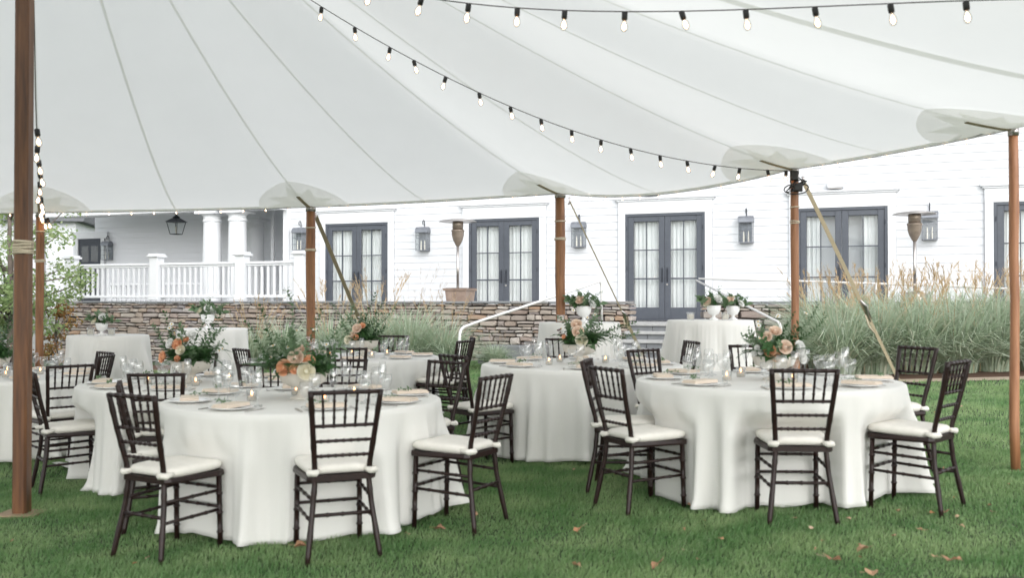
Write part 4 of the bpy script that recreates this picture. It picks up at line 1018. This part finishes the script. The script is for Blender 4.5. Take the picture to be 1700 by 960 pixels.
# ---------------------------------------------------------------- tables and cloths
def cloth(name, label, x, y, rad, H, seed, flare=.055, cat='tablecloth', grp=None, nf=19):
    r = random.Random(seed); N = 264; NZ = 22; gzv = gz(x, y)
    ph = [r.uniform(0, 2*PI) for _ in range(6)]; fr = [nf-5, nf, nf+4, nf*2+1, 3, 6]; am = [.8, 1, .7, .5, .35, .45]
    mine = [c for c in CH if math.hypot(c[0]-x, c[1]-y) < rad+.75]
    vs = [(0, 0, H)]; rows = []
    for q in (.3, .6, .85, .965, .99):
        rows.append([(rad*q*math.cos(2*PI*k/N), rad*q*math.sin(2*PI*k/N), H+(0 if q < .97 else -.002)) for k in range(N)])
    rows.append([(rad*1.0*math.cos(2*PI*k/N), rad*math.sin(2*PI*k/N), H-.009) for k in range(N)])
    for j in range(1, NZ+1):
        s = j/NZ; row = []
        for k in range(N):
            a = 2*PI*k/N; w_ = sum(m_*math.sin(f*a+p_+(.25*s*math.sin(2*a+p_))) for f, p_, m_ in zip(fr, ph, am))/2.2
            fold = abs(w_)**.8*(1 if w_ > 0 else -.75)
            slow = .5+.5*math.sin(2*a+ph[4]+.8*math.sin(a+ph[1]))
            rr_ = rad+.006+flare*s**1.5*(.35+.75*slow)+(.088*s**.75+.014)*min(1, s*3)*fold
            rr_ += .0045*s**.5*math.sin(57*a+3*math.sin(5*a+ph[0]))+.006*s*math.sin(41*a+ph[3])
            gx_ = gz(x+rr_*math.cos(a), y+rr_*math.sin(a))-gzv
            lift = .012+.02*max(0, math.sin(3*a+ph[2]))**2+.012*(1+w_)*s
            z_ = (H-.009)*(1-s)+(gx_+lift)*s
            zb = z_
            if s > .93: rr_ += (s-.93)*.3*max(0, .4+w_)       # hem kicks out on the grass
            px_, py_ = x+rr_*math.cos(a), y+rr_*math.sin(a)
            for cx_, cy_, ca_ in mine:                      # pushed in by the chairs
                dx, dy = px_-cx_, py_-cy_; lx = dx*math.cos(ca_)+dy*math.sin(ca_); ly = -dx*math.sin(ca_)+dy*math.cos(ca_)
                lim = .455
                if abs(lx) < .34 and -.1 < ly < lim and z_ < .62:
                    f = min(1, (.34-abs(lx))/.10)*min(1, (.62-z_)/.12); dlt = (lim-ly)*f
                    px_ += -math.sin(ca_)*dlt; py_ += math.cos(ca_)*dlt
            row.append((px_-x, py_-y, zb))
        rows.append(row)
    V = [(0, 0, H)]
    for rw_ in rows: V += rw_
    fs = [(0, 1+k, 1+(k+1) % N) for k in range(N)]
    for j in range(len(rows)-1):
        for k in range(N): fs.append((1+j*N+k, 1+(j+1)*N+k, 1+(j+1)*N+(k+1) % N, 1+j*N+(k+1) % N))
    mb = MB(); mb.add(V, fs); o = mb.build(name, m_cloth, None, True, (x, y, gzv)); 
    md = o.modifiers.new('thickness', 'SOLIDIFY'); md.thickness = .0025; md.offset = -1
    tag(o, label, cat, grp); return o
def table(label, x, y, rad, H, grp):
    t = thing('round_table', label, 'table', (x, y, gz(x, y)), 0, grp)
    mb = MB(); mb.lathe([(rad-.03, H-.035), (rad-.028, H-.006)], 40); mb.build('tabletop', m_napkin, t)
    if H < .9:
        for a in (.8, 2.4, 3.9, 5.5): mb = MB(); mb.tube([(math.cos(a)*.45, math.sin(a)*.45, H-.036), (math.cos(a)*.5, math.sin(a)*.5, 0)], .016, 8); mb.build('leg', m_steel, t)
    else:
        mb = MB(); mb.tube([(0, 0, .03), (0, 0, H-.036)], .035, 10); mb.build('column', m_steel, t)
        mb = MB(); mb.lathe([(.32, 0), (.30, .03), (.04, .05)], 20); mb.build('foot', m_steel, t)
TH_ = .752
for i, (k, (x, y, r_)) in enumerate(T.items()):
    table('round banquet table under ivory linen, ' + TL[k], x, y, r_, TH_-.004, 'round banquet tables under ivory cloths')
    cloth('tablecloth', 'ivory floor length linen tablecloth draped over ' + TL[k], x, y, r_, TH_, 60+i, grp='ivory cloths on the round tables')
CT_ = [(-4.62, 11.4, 'leftmost cocktail table by the stone wall'), ((353-850)/F*12.9, 12.9, 'cocktail table behind the second left centrepiece'),
       (.74, 10.9, 'cocktail table behind the thick middle pole'), (2.06, 10.35, 'cocktail table below the middle french door')]
for i, (x, y, lab) in enumerate(CT_):
    table('tall round ' + lab, x, y, .44, 1.065, 'tall cocktail tables under ivory cloths')
    cloth('tablecloth', 'ivory cloth on the tall ' + lab, x, y, .44, 1.07, 80+i, .10, grp='ivory cloths on the cocktail tables', nf=9)

# ---------------------------------------------------------------- flowers
def rose_mesh(mat, seed, name='rose'):
    r = random.Random(seed); mb = MB()
    for ring, (n, tilt, rad, h) in enumerate([(4, .12, .018, .85), (5, .35, .03, .9), (6, .6, .042, .92), (7, .85, .053, .80)]):
        for k in range(n):
            a = 2*PI*k/n+ring*.5+r.uniform(-.15, .15); t_ = tilt*r.uniform(.85, 1.2); w_ = rad*1.25; vs = []
            for j in range(4):
                s = j/3; rr_ = rad*(.30+.85*math.sin(s*PI*.60))*(1+.18*max(0, s-.7)*t_*3); zz_ = .066*h*(s**.85)*(1-t_*.30*s*s)
                for i in range(4):
                    u = (i/3-.5)*(1.25+.3*s)*(1-.25*(s > .9)); vs.append((math.cos(a+u)*rr_, math.sin(a+u)*rr_, zz_+.003*math.cos(u*3)))
            mb.add(vs, [(j*4+i, j*4+i+1, (j+1)*4+i+1, (j+1)*4+i) for j in range(3) for i in range(3)])
    mb.lathe([(.02, 0), (.024, .03), (.010, .048), (.001, .05)], 8)
    return mb.mesh(name, mat, True)
roseM = {'p': rose_mesh(m_peach, 1), 'b': rose_mesh(m_blush, 2), 'c': rose_mesh(m_cream, 3), 'w': rose_mesh(m_wpet, 4)}
def daisy_mesh():
    mb = MB(); 
    for k in range(9):
        a = 2*PI*k/9; c, s = math.cos(a), math.sin(a); mb.add([(c*.004-s*.003, s*.004+c*.003, 0), (c*.02-s*.006, s*.02+c*.006, .003), (c*.024, s*.024, .001), (c*.02+s*.006, s*.02-c*.006, .003), (c*.004+s*.003, s*.004-c*.003, 0)], [(0, 1, 2, 3, 4)], 0)
    mb.lathe([(.008, -.002), (.007, .005), (.001, .007)], 8, 1); mb.tube([(0, 0, 0), (.01, .005, -.08), (0, .01, -.2)], .0013, 3, 2)
    return mb.mesh('daisy', [m_wpet, m_yel, m_sage])
daisyM = daisy_mesh()
def fern_mesh(L=.34, droop=.5, seed=0, mat=None):
    r = random.Random(seed); mb = MB(); pts = [Vector((0, L*s*(1-.12*s), L*(.45*s-droop*s*s))) for s in np.linspace(0, 1, 12)]
    mb.tube(pts, .0018, 3)
    n = 20
    for k in range(2, n):
        s = k/n; c = Vector((0, L*s*(1-.12*s), L*(.45*s-droop*s*s))); l = L*.27*math.sin(PI*min(1, s*1.02+.10))**.8*r.uniform(.9, 1.1)+.006
        for sd_ in (-1, 1):
            d = Vector((sd_, .42, -.12)).normalized()*l; w_ = Vector((0, .008+l*.06, 0))
            mb.add([c, c+d*.4+w_, c+d, c+d*.4-w_*.8], [(0, 1, 2, 3)])
    return mb.mesh('fern_frond', mat or m_fern)
def sprig_mesh(L=.3, n=14, lw=.018, ll=.045, seed=0, mat=None, name='leaf_sprig', zig=.04):
    r = random.Random(seed); mb = MB(); P_ = [Vector((zig*math.sin(s*4+seed)*s, L*.25*s*s*(seed % 3-1), L*s)) for s in np.linspace(0, 1, 9)]
    mb.tube(P_, [.0026-.0018*k/8 for k in range(9)], 4)
    for k in range(n):
        s = .18+.8*k/n; i = min(7, int(s*8)); c = P_[i].lerp(P_[i+1], s*8-i); a = k*2.4+r.uniform(-.4, .4); up = r.uniform(.1, .8)
        d = Vector((math.cos(a), math.sin(a), up)).normalized(); sd_ = d.cross(Vector((0, 0, 1))).normalized(); l = ll*r.uniform(.7, 1.2)*(1.15-.5*s); w_ = lw*(1.1-.4*s)*.5
        mb.add([c, c+d*l*.35+sd_*w_, c+d*l*.7+sd_*w_*.8, c+d*l-Vector((0, 0, l*.12)), c+d*l*.7-sd_*w_*.8, c+d*l*.35-sd_*w_], [(0, 1, 2, 3, 4, 5)])
    return mb.mesh(name, mat or m_sage)
def broad_mesh(mat, seed, L=.11, name='broad_leaf'):
    mb = MB(); vs = []; W = [0, .38, .5, .42, .22, 0]
    for k, w_ in enumerate(W):
        s = k/5; y = L*s; z = -L*.35*s*s
        vs += [(-w_*L*.55, y, z+.006), (0, y, z), (w_*L*.55, y, z+.006)]
    mb.add(vs, [f for k in range(5) for f in ((3*k, 3*k+1, 3*k+4, 3*k+3), (3*k+1, 3*k+2, 3*k+5, 3*k+4))]); return mb.mesh(name, mat, True)
fernM = [fern_mesh(.36, .55, 1), fern_mesh(.30, .75, 2), fern_mesh(.32, .25, 3)]
sprM = [sprig_mesh(.30, 26, .024, .06, 1), sprig_mesh(.34, 36, .018, .045, 2), sprig_mesh(.26, 26, .028, .06, 0, m_fern)]
upM = [sprig_mesh(.42, 50, .024, .055, 4, m_fern, 'tall_sprig', .05), sprig_mesh(.45, 56, .020, .050, 5, m_sage, 'tall_sprig', .07)]
burM = sprig_mesh(.2, 16, .018, .045, 7, m_burg, 'burgundy_sprig')
brM = [broad_mesh(m_fern, 1), broad_mesh(m_sage, 2)]
def tuftm(mat, seed, n=520, rad=.15):
    r = np.random.default_rng(seed); cs = [(0, 0, .05, rad), (.07, .02, .04, rad*.7), (-.08, .0, .05, rad*.7)]
    return leafy(seed, cs, n, .05, mat, 'greenery')
tufM = [tuftm(m_fern, 1), tuftm(m_fern, 2)]
ttufM = tuftm(m_sage, 5, 70, .07)
vm = MB(); vm.lathe([(.085, 0), (.088, .012), (.045, .025), (.032, .05), (.034, .072), (.09, .088), (.145, .115), (.162, .165), (.168, .182), (.160, .184), (.150, .165), (.12, .13), (.001, .12)], 36); vaseM = vm.mesh('compote_bowl', m_stonev, True)
gm = MB(); gm.lathe([(.034, 0), (.034, .008), (.012, .02), (.012, .034), (.035, .045), (.048, .07), (.052, .105), (.050, .106), (.044, .07), (.001, .05)], 24); gobM = gm.mesh('milk_glass_goblet', m_china, True)
def mk(me, name, label, cat, loc, rz=0, grp=None, s=1):
    o = mkobj(name, me, None, loc, (0, 0, rz), s); return tag(o, label, cat, grp)
def arrangement(x, y, zt, s, roses, label, blabel, seed, left=1.0, right=1.0, tall=(), burg=0, white=6):
    """roses: (dx, dy, dz, scale, kind) in metres from the rim centre"""
    r = random.Random(seed); z0 = zt+.17*s
    mk(vaseM, 'compote_bowl', blabel, 'bowl', (x, y, zt), 0, 'whitewashed compote bowls on the round tables', s)
    t = thing('flower_arrangement', label, 'flowers', (x, y, z0), 0, 'peach and cream centrepieces on the round tables')
    tag(mkobj('greenery', tufM[seed % 2], t, (0, 0, .0), (0, 0, seed), s*1.05), kind='stuff')
    for dx, dy, dz, sc_, k in roses:
        rx, ry = (.9 if dy < .04 else .3), 0
        v = Vector((dx, dy*1.2-.10, dz*.5+.02)).normalized(); q = Vector((0, 0, 1)).rotation_difference(v)
        mkobj('rose', roseM[k], t, (dx, dy-.02, dz), q.to_euler(), sc_*.66)
    for k in range(14):
        a = 2*PI*k/14+r.uniform(-.3, .3); side = left if math.cos(a) < 0 else right
        mkobj('fern_frond', fernM[k % 3], t, (.04*math.cos(a), .04*math.sin(a), .02), (r.uniform(-.1, .35), 0, a-PI/2), s*side*r.uniform(.75, 1.05))
    for k in range(14):
        a = r.uniform(0, 2*PI); lean = r.uniform(.5, 1.25); mkobj('leaf_sprig', sprM[k % 3], t, (.03*math.cos(a), .03*math.sin(a), .02), (0, lean, a), s*r.uniform(.8, 1.15))
    for k in range(10):
        a = r.uniform(0, 2*PI); mkobj('broad_leaf', brM[k % 2], t, (.10*math.cos(a), .10*math.sin(a), .03), (r.uniform(-.3, .4), r.uniform(-.4, .4), a-PI/2), s*r.uniform(.9, 1.3))
    for (lx, ly, L, k) in tall: mkobj('tall_sprig', upM[k % 2], t, (lx*.15, 0, .03), (ly, lx, r.uniform(-.3, .3)), s*L)
    for k in range(burg): a = PI+r.uniform(-.6, .6); mkobj('burgundy_sprig', burM, t, (.05*math.cos(a), -.03, .02), (0, 1.0+r.uniform(-.2, .4), a), s)
    for k in range(white):
        a = r.uniform(0, 2*PI); d = r.uniform(.12, .3); mkobj('daisy', daisyM, t, (d*math.cos(a), d*math.sin(a)*.6-.02, r.uniform(.08, .34)*s), (r.uniform(.2, 1.2), 0, r.uniform(-1, 1)), s*.85)
    return t
def tz(k): return gz(T[k][0], T[k][1])+TH_
arrangement(X(504, 6.6), 6.6, tz('front'), .98, [(-.085, -.10, .045, 1.3, 'p'), (-.02, -.09, .105, 1.25, 'b'), (.055, -.09, .085, 1.0, 'p'), (.05, -.13, .025, 1.35, 'c'), (-.02, -.13, .04, .8, 'p'), (-.01, -.02, .15, .9, 'b')],
            'largest blurred centrepiece with peach, blush and cream roses and ferns on the front left table', 'pottery compote bowl on the front left table', 3, 1.25, .85, ((-.55, .1, 1.15, 0), (-.25, 0, 1.25, 1), (.15, 0, 1.0, 0), (.45, .1, 1.15, 1), (-.8, .0, 1.0, 0)), 0, 7)
arrangement(X(1285, 6.95), 6.95, tz('right'), .92, [(-.06, -.10, .05, 1.0, 'p'), (.03, -.12, .075, 1.15, 'b'), (.13, -.08, .07, 1.15, 'w'), (-.07, -.06, .14, .9, 'b'), (0, .0, .17, 1.05, 'b'), (.15, -.10, .0, .9, 'w'), (-.02, -.1, .01, .8, 'p'), (-.14, -.08, .07, .5, 'w'), (-.16, -.08, .035, .5, 'w'), (-.12, -.09, .04, .45, 'w')],
            'centrepiece with a big white rose, peach roses and airy stems on the right table', 'white compote bowl on the right table', 4, .9, 1.0, ((.5, 0, 1.05, 1), (.75, .1, 1.0, 1), (.25, 0, .8, 0)), 2, 6)
arrangement(X(962, 9.0), 9.0, tz('centre'), .98, [(-.02, -.09, .12, 1.25, 'b'), (-.03, -.05, .18, 1.2, 'b'), (.005, -.13, .05, 1.3, 'c'), (-.14, -.06, .08, .5, 'p')],
            'centrepiece with two blush roses and one cream rose spreading right on the middle table', 'pottery bowl on the middle table', 5, .9, 1.15, ((.3, 0, .9, 1), (1.0, 0, 1.0, 0), (1.25, .1, .95, 1)), 4, 5)
arrangement(X(318, 8.2), 8.2, tz('left'), 1.0, [(-.07, -.08, .145, 1.1, 'p'), (-.13, -.07, .15, 1.0, 'w'), (-.04, -.1, .10, 1.0, 'c'), (-.18, -.08, .045, 1.15, 'p'), (-.055, -.14, .035, .65, 'p'), (-.02, -.05, .18, .65, 'p'), (.01, 0, .21, .9, 'w')],
            'centrepiece with peach roses at its left and a drooping fern at its right', 'pottery compote bowl on the second left table', 6, 1.0, 1.1, ((-.5, 0, 1.0, 0), (-.9, 0, .9, 1), (.1, 0, 1.15, 1), (.4, 0, 1.1, 0)), 0, 6)
arrangement(X(604, 11.15), 11.15, tz('back'), 1.0, [(-.05, -.10, .14, 1.25, 'b'), (-.10, -.1, .07, .95, 'b'), (-.14, -.1, .02, 1.2, 'c'), (.0, -.08, .17, .85, 'p'), (-.06, -.12, .05, .8, 'p')],
            'centrepiece with blush roses on its left and tall dark ferns on its right, far table', 'pottery bowl on the far table', 8, .8, .9, ((.3, 0, 1.1, 0), (.1, 0, 1.25, 0), (-.7, .1, 1.1, 1), (.5, 0, 1.1, 1)), 0, 4)
arrangement(X(-12, 9.75), 9.75, tz('farleft'), 1.0, [(.08, -.1, .10, 1.0, 'p'), (.0, -.1, .08, 1.1, 'b'), (-.08, -.1, .05, 1.1, 'c')],
            'centrepiece cut by the left edge of the photo with a peach rose', 'pottery bowl at the left edge of the photo', 9, .8, .9, ((.4, 0, 1.1, 0), (.15, 0, 1.1, 1)), 0, 3)
def posy(x, y, zt, cols, label, glabel, seed, s=1.0):
    r = random.Random(seed); mk(gobM, 'milk_glass_goblet', glabel, 'vase', (x, y, zt), 0, 'small white goblet vases on the cocktail tables', s*1.15)
    t = thing('posy', label, 'flowers', (x, y, zt+.115*s), 0, 'small posies on the cocktail tables')
    tag(mkobj('greenery', ttufM, t, (0, 0, .0), None, s*1.2), kind='stuff')
    for i, c in enumerate(cols):
        a = i*2.1+seed; d = .05*s; v = Vector((math.cos(a)*.6, -.6+.3*math.sin(a), .6)); mkobj('rose', roseM[c], t, (math.cos(a)*d, -.035+math.sin(a)*.02, .045+.03*math.sin(a*1.7)), Vector((0, 0, 1)).rotation_difference(v).to_euler(), .55*s)
    for k in range(7): a = k*.9+seed; mkobj('leaf_sprig', sprM[k % 3], t, (0, 0, 0), (0, r.uniform(.4, 1.3), a), s*r.uniform(.4, .65))
z_ = lambda i: gz(CT_[i][0], CT_[i][1])+1.07
posy(X(175, 11.4), 11.3, z_(0), 'wcw', 'small white and green posy on the left cocktail table', 'white goblet on the left cocktail table', 1, 1.15)
posy(X(968, 10.9), 10.8, z_(2), 'bbw', 'posy with one blush rose behind the thick middle pole', 'white goblet on the cocktail table behind the middle pole', 2, 1.45)
posy(X(1180, 10.35), 10.2, z_(3), 'cwwb', 'left of two white posies on the right cocktail table', 'left white goblet on the right cocktail table', 3, 1.25)
posy(X(1217, 10.35), 10.35, z_(3), 'bwc', 'right of two white posies on the right cocktail table', 'right white goblet on the right cocktail table', 4, 1.2)
posy(X(345, 12.9), 12.9, z_(1), 'wwc', 'white posy on the cocktail table behind the second left centrepiece', 'white goblet on the half hidden cocktail table', 5, 1.5)

# ---------------------------------------------------------------- place settings
wg = MB(); wg.lathe([(.034, 0), (.030, .003), (.005, .008), (.0038, .03), (.0040, .085), (.018, .098), (.034, .125), (.038, .15), (.034, .185), (.030, .198)], 18); wgM = wg.mesh('wine_glass', m_glass, True)
gb = MB(); gb.lathe([(.036, 0), (.032, .003), (.006, .01), (.006, .055), (.022, .068), (.038, .095), (.041, .12), (.038, .155)], 18); gbM = gb.mesh('water_goblet', m_glass, True)
pl = MB(); pl.lathe([(.08, 0), (.09, .004), (.125, .012), (.133, .016), (.130, .018), (.09, .008), (.001, .007)], 32); plM = pl.mesh('dinner_plate', m_china, True)
nk = MB(); nk.bbox((0, 0, .007), (.115, .235, .012), .005); nk.bbox((.002, .003, .017), (.108, .225, .008), .003); nkM = nk.mesh('napkin', m_napkin)
vt = MB(); vt.lathe([(.028, 0), (.031, .003), (.034, .055), (.036, .068), (.033, .066), (.029, .008)], 16); vtM = vt.mesh('glass_cup', m_glass, True)
vw = MB(); vw.lathe([(.027, .005), (.028, .030), (.001, .031)], 14); vwM = vw.mesh('wax', m_wax, True)
vf = MB(); vf.lathe([(.001, .034), (.006, .042), (.005, .052), (.001, .064)], 8); vfM = vf.mesh('flame', m_flame, True)
fk = MB(); fk.bbox((0, -.02, .003), (.008, .12, .003), .001); fk.bbox((0, .055, .004), (.022, .03, .002), .001)
for q in (-.008, -.0027, .0027, .008): fk.box((q, .085, .005), (.0028, .036, .0015))
fkM = fk.mesh('fork', m_steel)
kn = MB(); kn.bbox((0, -.05, .004), (.011, .09, .005), .001); kn.add([(-.008, -.005, .003), (.008, -.005, .003), (.009, .08, .003), (.001, .115, .003), (-.006, .10, .003), (-.008, -.005, .005), (.008, -.005, .005), (.009, .08, .005), (.001, .115, .005), (-.006, .10, .005)], [(4, 3, 2, 1, 0), (5, 6, 7, 8, 9), (0, 1, 6, 5), (1, 2, 7, 6), (2, 3, 8, 7), (3, 4, 9, 8), (4, 0, 5, 9)]); knM = kn.mesh('knife', m_steel)
hbM = sprig_mesh(.14, 9, .012, .03, 1, m_sage, 'herb_sprig')
OCT = ['front', 'front right', 'right end', 'back right', 'back', 'back left', 'left end', 'front left']
def octn(a): return 'at the %s of ' % OCT[int(round((math.degrees(a)+90)/45)) % 8]
rr = random.Random(77)
for k, (x, y, r_) in T.items():
    z = tz(k)+.001; nm_ = TN[k]; a0_ = {'front': -69, 'right': -94, 'centre': -140, 'left': -84, 'back': -86, 'farleft': -50}[k]
    for i in range(8):
        w8 = octn(R(a0_+45*i)); a = R(a0_+45*i)+rr.uniform(-.05, .05); c, s = math.cos(a), math.sin(a); L = lambda d, l: (x+c*d-s*l, y+s*d+c*l, z)
        mk(plM, 'dinner_plate', 'white dinner plate under a folded napkin ' + w8 + nm_, 'plate', L(r_-.19, 0), 0, 'white plates on ' + nm_)
        p = L(r_-.185, .0); mk(nkM, 'napkin', 'folded blush napkin lying on a plate ' + w8 + nm_, 'napkin', (p[0], p[1], z+.016), a+PI/2+rr.uniform(-.15, .15)+(PI/2 if i % 3 == 0 else 0), 'blush napkins on ' + nm_)
        if k in ('front', 'right', 'centre', 'left'):
            o = mk(hbM, 'herb_sprig', 'green herb sprig laid on a napkin ' + w8 + nm_, 'sprig', (p[0], p[1], z+.045), 0, 'herb sprigs on ' + nm_); o.rotation_euler = (R(88), 0, a+rr.uniform(-1, 1)); o.location = (p[0], p[1]+.0, z+.05)
            q = L(r_-.19, .165); mk(fkM, 'fork', 'steel fork beside the plate ' + w8 + nm_, 'fork', q, a+PI/2, 'steel forks on ' + nm_)
            q = L(r_-.19, -.165); mk(knM, 'knife', 'steel knife beside the plate ' + w8 + nm_, 'knife', q, a+PI/2, 'steel knives on ' + nm_)
        mk(gbM, 'water_goblet', 'clear stemmed water goblet ' + w8 + nm_, 'glass', L(r_-.37, -.10+rr.uniform(-.02, .02)), 0, 'water goblets on ' + nm_)
        mk(wgM, 'wine_glass', 'clear wine glass ' + w8 + nm_, 'glass', L(r_-.42, -.01+rr.uniform(-.02, .02)), 0, 'wine glasses on ' + nm_)
        if i % 2 == 0 or k in ('front', 'right'): mk(wgM, 'champagne_glass', 'slender clear champagne glass ' + w8 + nm_, 'glass', L(r_-.36, .08+rr.uniform(-.02, .02)), 0, 'champagne glasses on ' + nm_, (.72, .72, 1.15))
    for i in range(4):
        a = 2*PI*i/4+rr.uniform(-.3, .3)-1.2; d = rr.uniform(.26, .36)
        t = thing('votive_candle', 'lit votive candle in a glass cup ' + octn(a) + nm_, 'candle', (x+math.cos(a)*d, y+math.sin(a)*d, z), 0, 'lit votives on ' + nm_)
        mkobj('glass_cup', vtM, t); mkobj('wax', vwM, t); mkobj('flame', vfM, t)
for i, px, lab in ((0, 158, 'left'), (0, 192, 'right'), (2, 930, 'left'), (3, 1143, 'left'), (3, 1200, 'middle')):
    x, y = X(px, CT_[i][1]), CT_[i][1]-.12
    t = thing('votive_candle', 'frosted votive cup, %s one on the %s' % (lab, CT_[i][2]), 'candle', (x, y, z_(i)+.001), 0, 'votive cups on the cocktail tables')
    mkobj('glass_cup', vtM, t, None, None, 1.2); mkobj('wax', vwM, t, None, None, (1.2, 1.2, 2.0))

# ---------------------------------------------------------------- fallen leaves
def leaf_mesh(seed):
    r = random.Random(seed); mb = MB(); n = 9; pts = []
    for k in range(n):
        a = 2*PI*k/n; rr_ = .034*(1+.35*math.cos(3*a+seed)+r.uniform(-.15, .15)); pts.append((rr_*math.cos(a), rr_*.72*math.sin(a), .012*math.cos(2*a+seed)+.01))
    vs = pts+[(0, 0, .004)]; mb.add(vs, [(k, (k+1) % n, n) for k in range(n)]); mb.tube([(.03, 0, .008), (.065, .01, .012)], .0012, 3); return mb.mesh('fallen_leaf', m_dleafA)
lfM = [leaf_mesh(s) for s in range(4)]
big = [(1380, 937, 1.25, 'large brown fallen leaf in the lawn at the bottom right'), (1432, 920, 1.05, 'pale fallen leaf just right of the large brown one at the bottom right'), (1090, 946, 1.1, 'pale fallen leaf near the bottom edge below the right table'),
       (1567, 858, 1.0, 'orange fallen leaf at the foot of the chair at the right table'), (1575, 938, 1.0, 'pink brown fallen leaf near the bottom right corner'), (960, 886, 1.0, 'curled fallen leaf between the two front tables'),
       (500, 915, 1.3, 'orange fallen leaf beneath the front chair of the left table'), (731, 885, 1.0, 'tan fallen leaf right of the front left tablecloth'), (786, 862, .9, 'yellow fallen leaf under the side chair of the front left table'), (1446, 960, 1.0, 'pale fallen leaf on the bottom edge at the right'), (957, 947, .9, 'tan fallen leaf on the bottom edge in the middle')]
def groundpt(px, py):
    Y = 6.0
    for _ in range(20): Y = (EYE-gz(X(px, Y), Y))/((py-500)/F)
    return X(px, Y), Y
for i, (px, py, s, lab) in enumerate(big):
    x, y = groundpt(px, py); o = mkobj('fallen_leaf', lfM[i % 4], None, (x, y, gz(x, y)+.026), (rnd.uniform(-.3, .3), rnd.uniform(-.3, .3), rnd.uniform(0, 6)), s); tag(o, lab, 'leaf')
for i in range(84):
    px = rnd.uniform(1120, 1700) if i < 76 else rnd.uniform(20, 1000); py = 645+(rnd.random()**1.6)*300 if i < 76 else rnd.uniform(760, 955)
    x, y = groundpt(px, py)
    o = mkobj('fallen_leaf', lfM[i % 4], None, (x, y, gz(x, y)+.03), (rnd.uniform(-.5, .5), rnd.uniform(-.5, .5), rnd.uniform(0, 6)), rnd.uniform(.25, .52)); tag(o, 'small dry fallen leaf scattered on the lawn', 'leaf', 'small dry leaves scattered over the lawn')
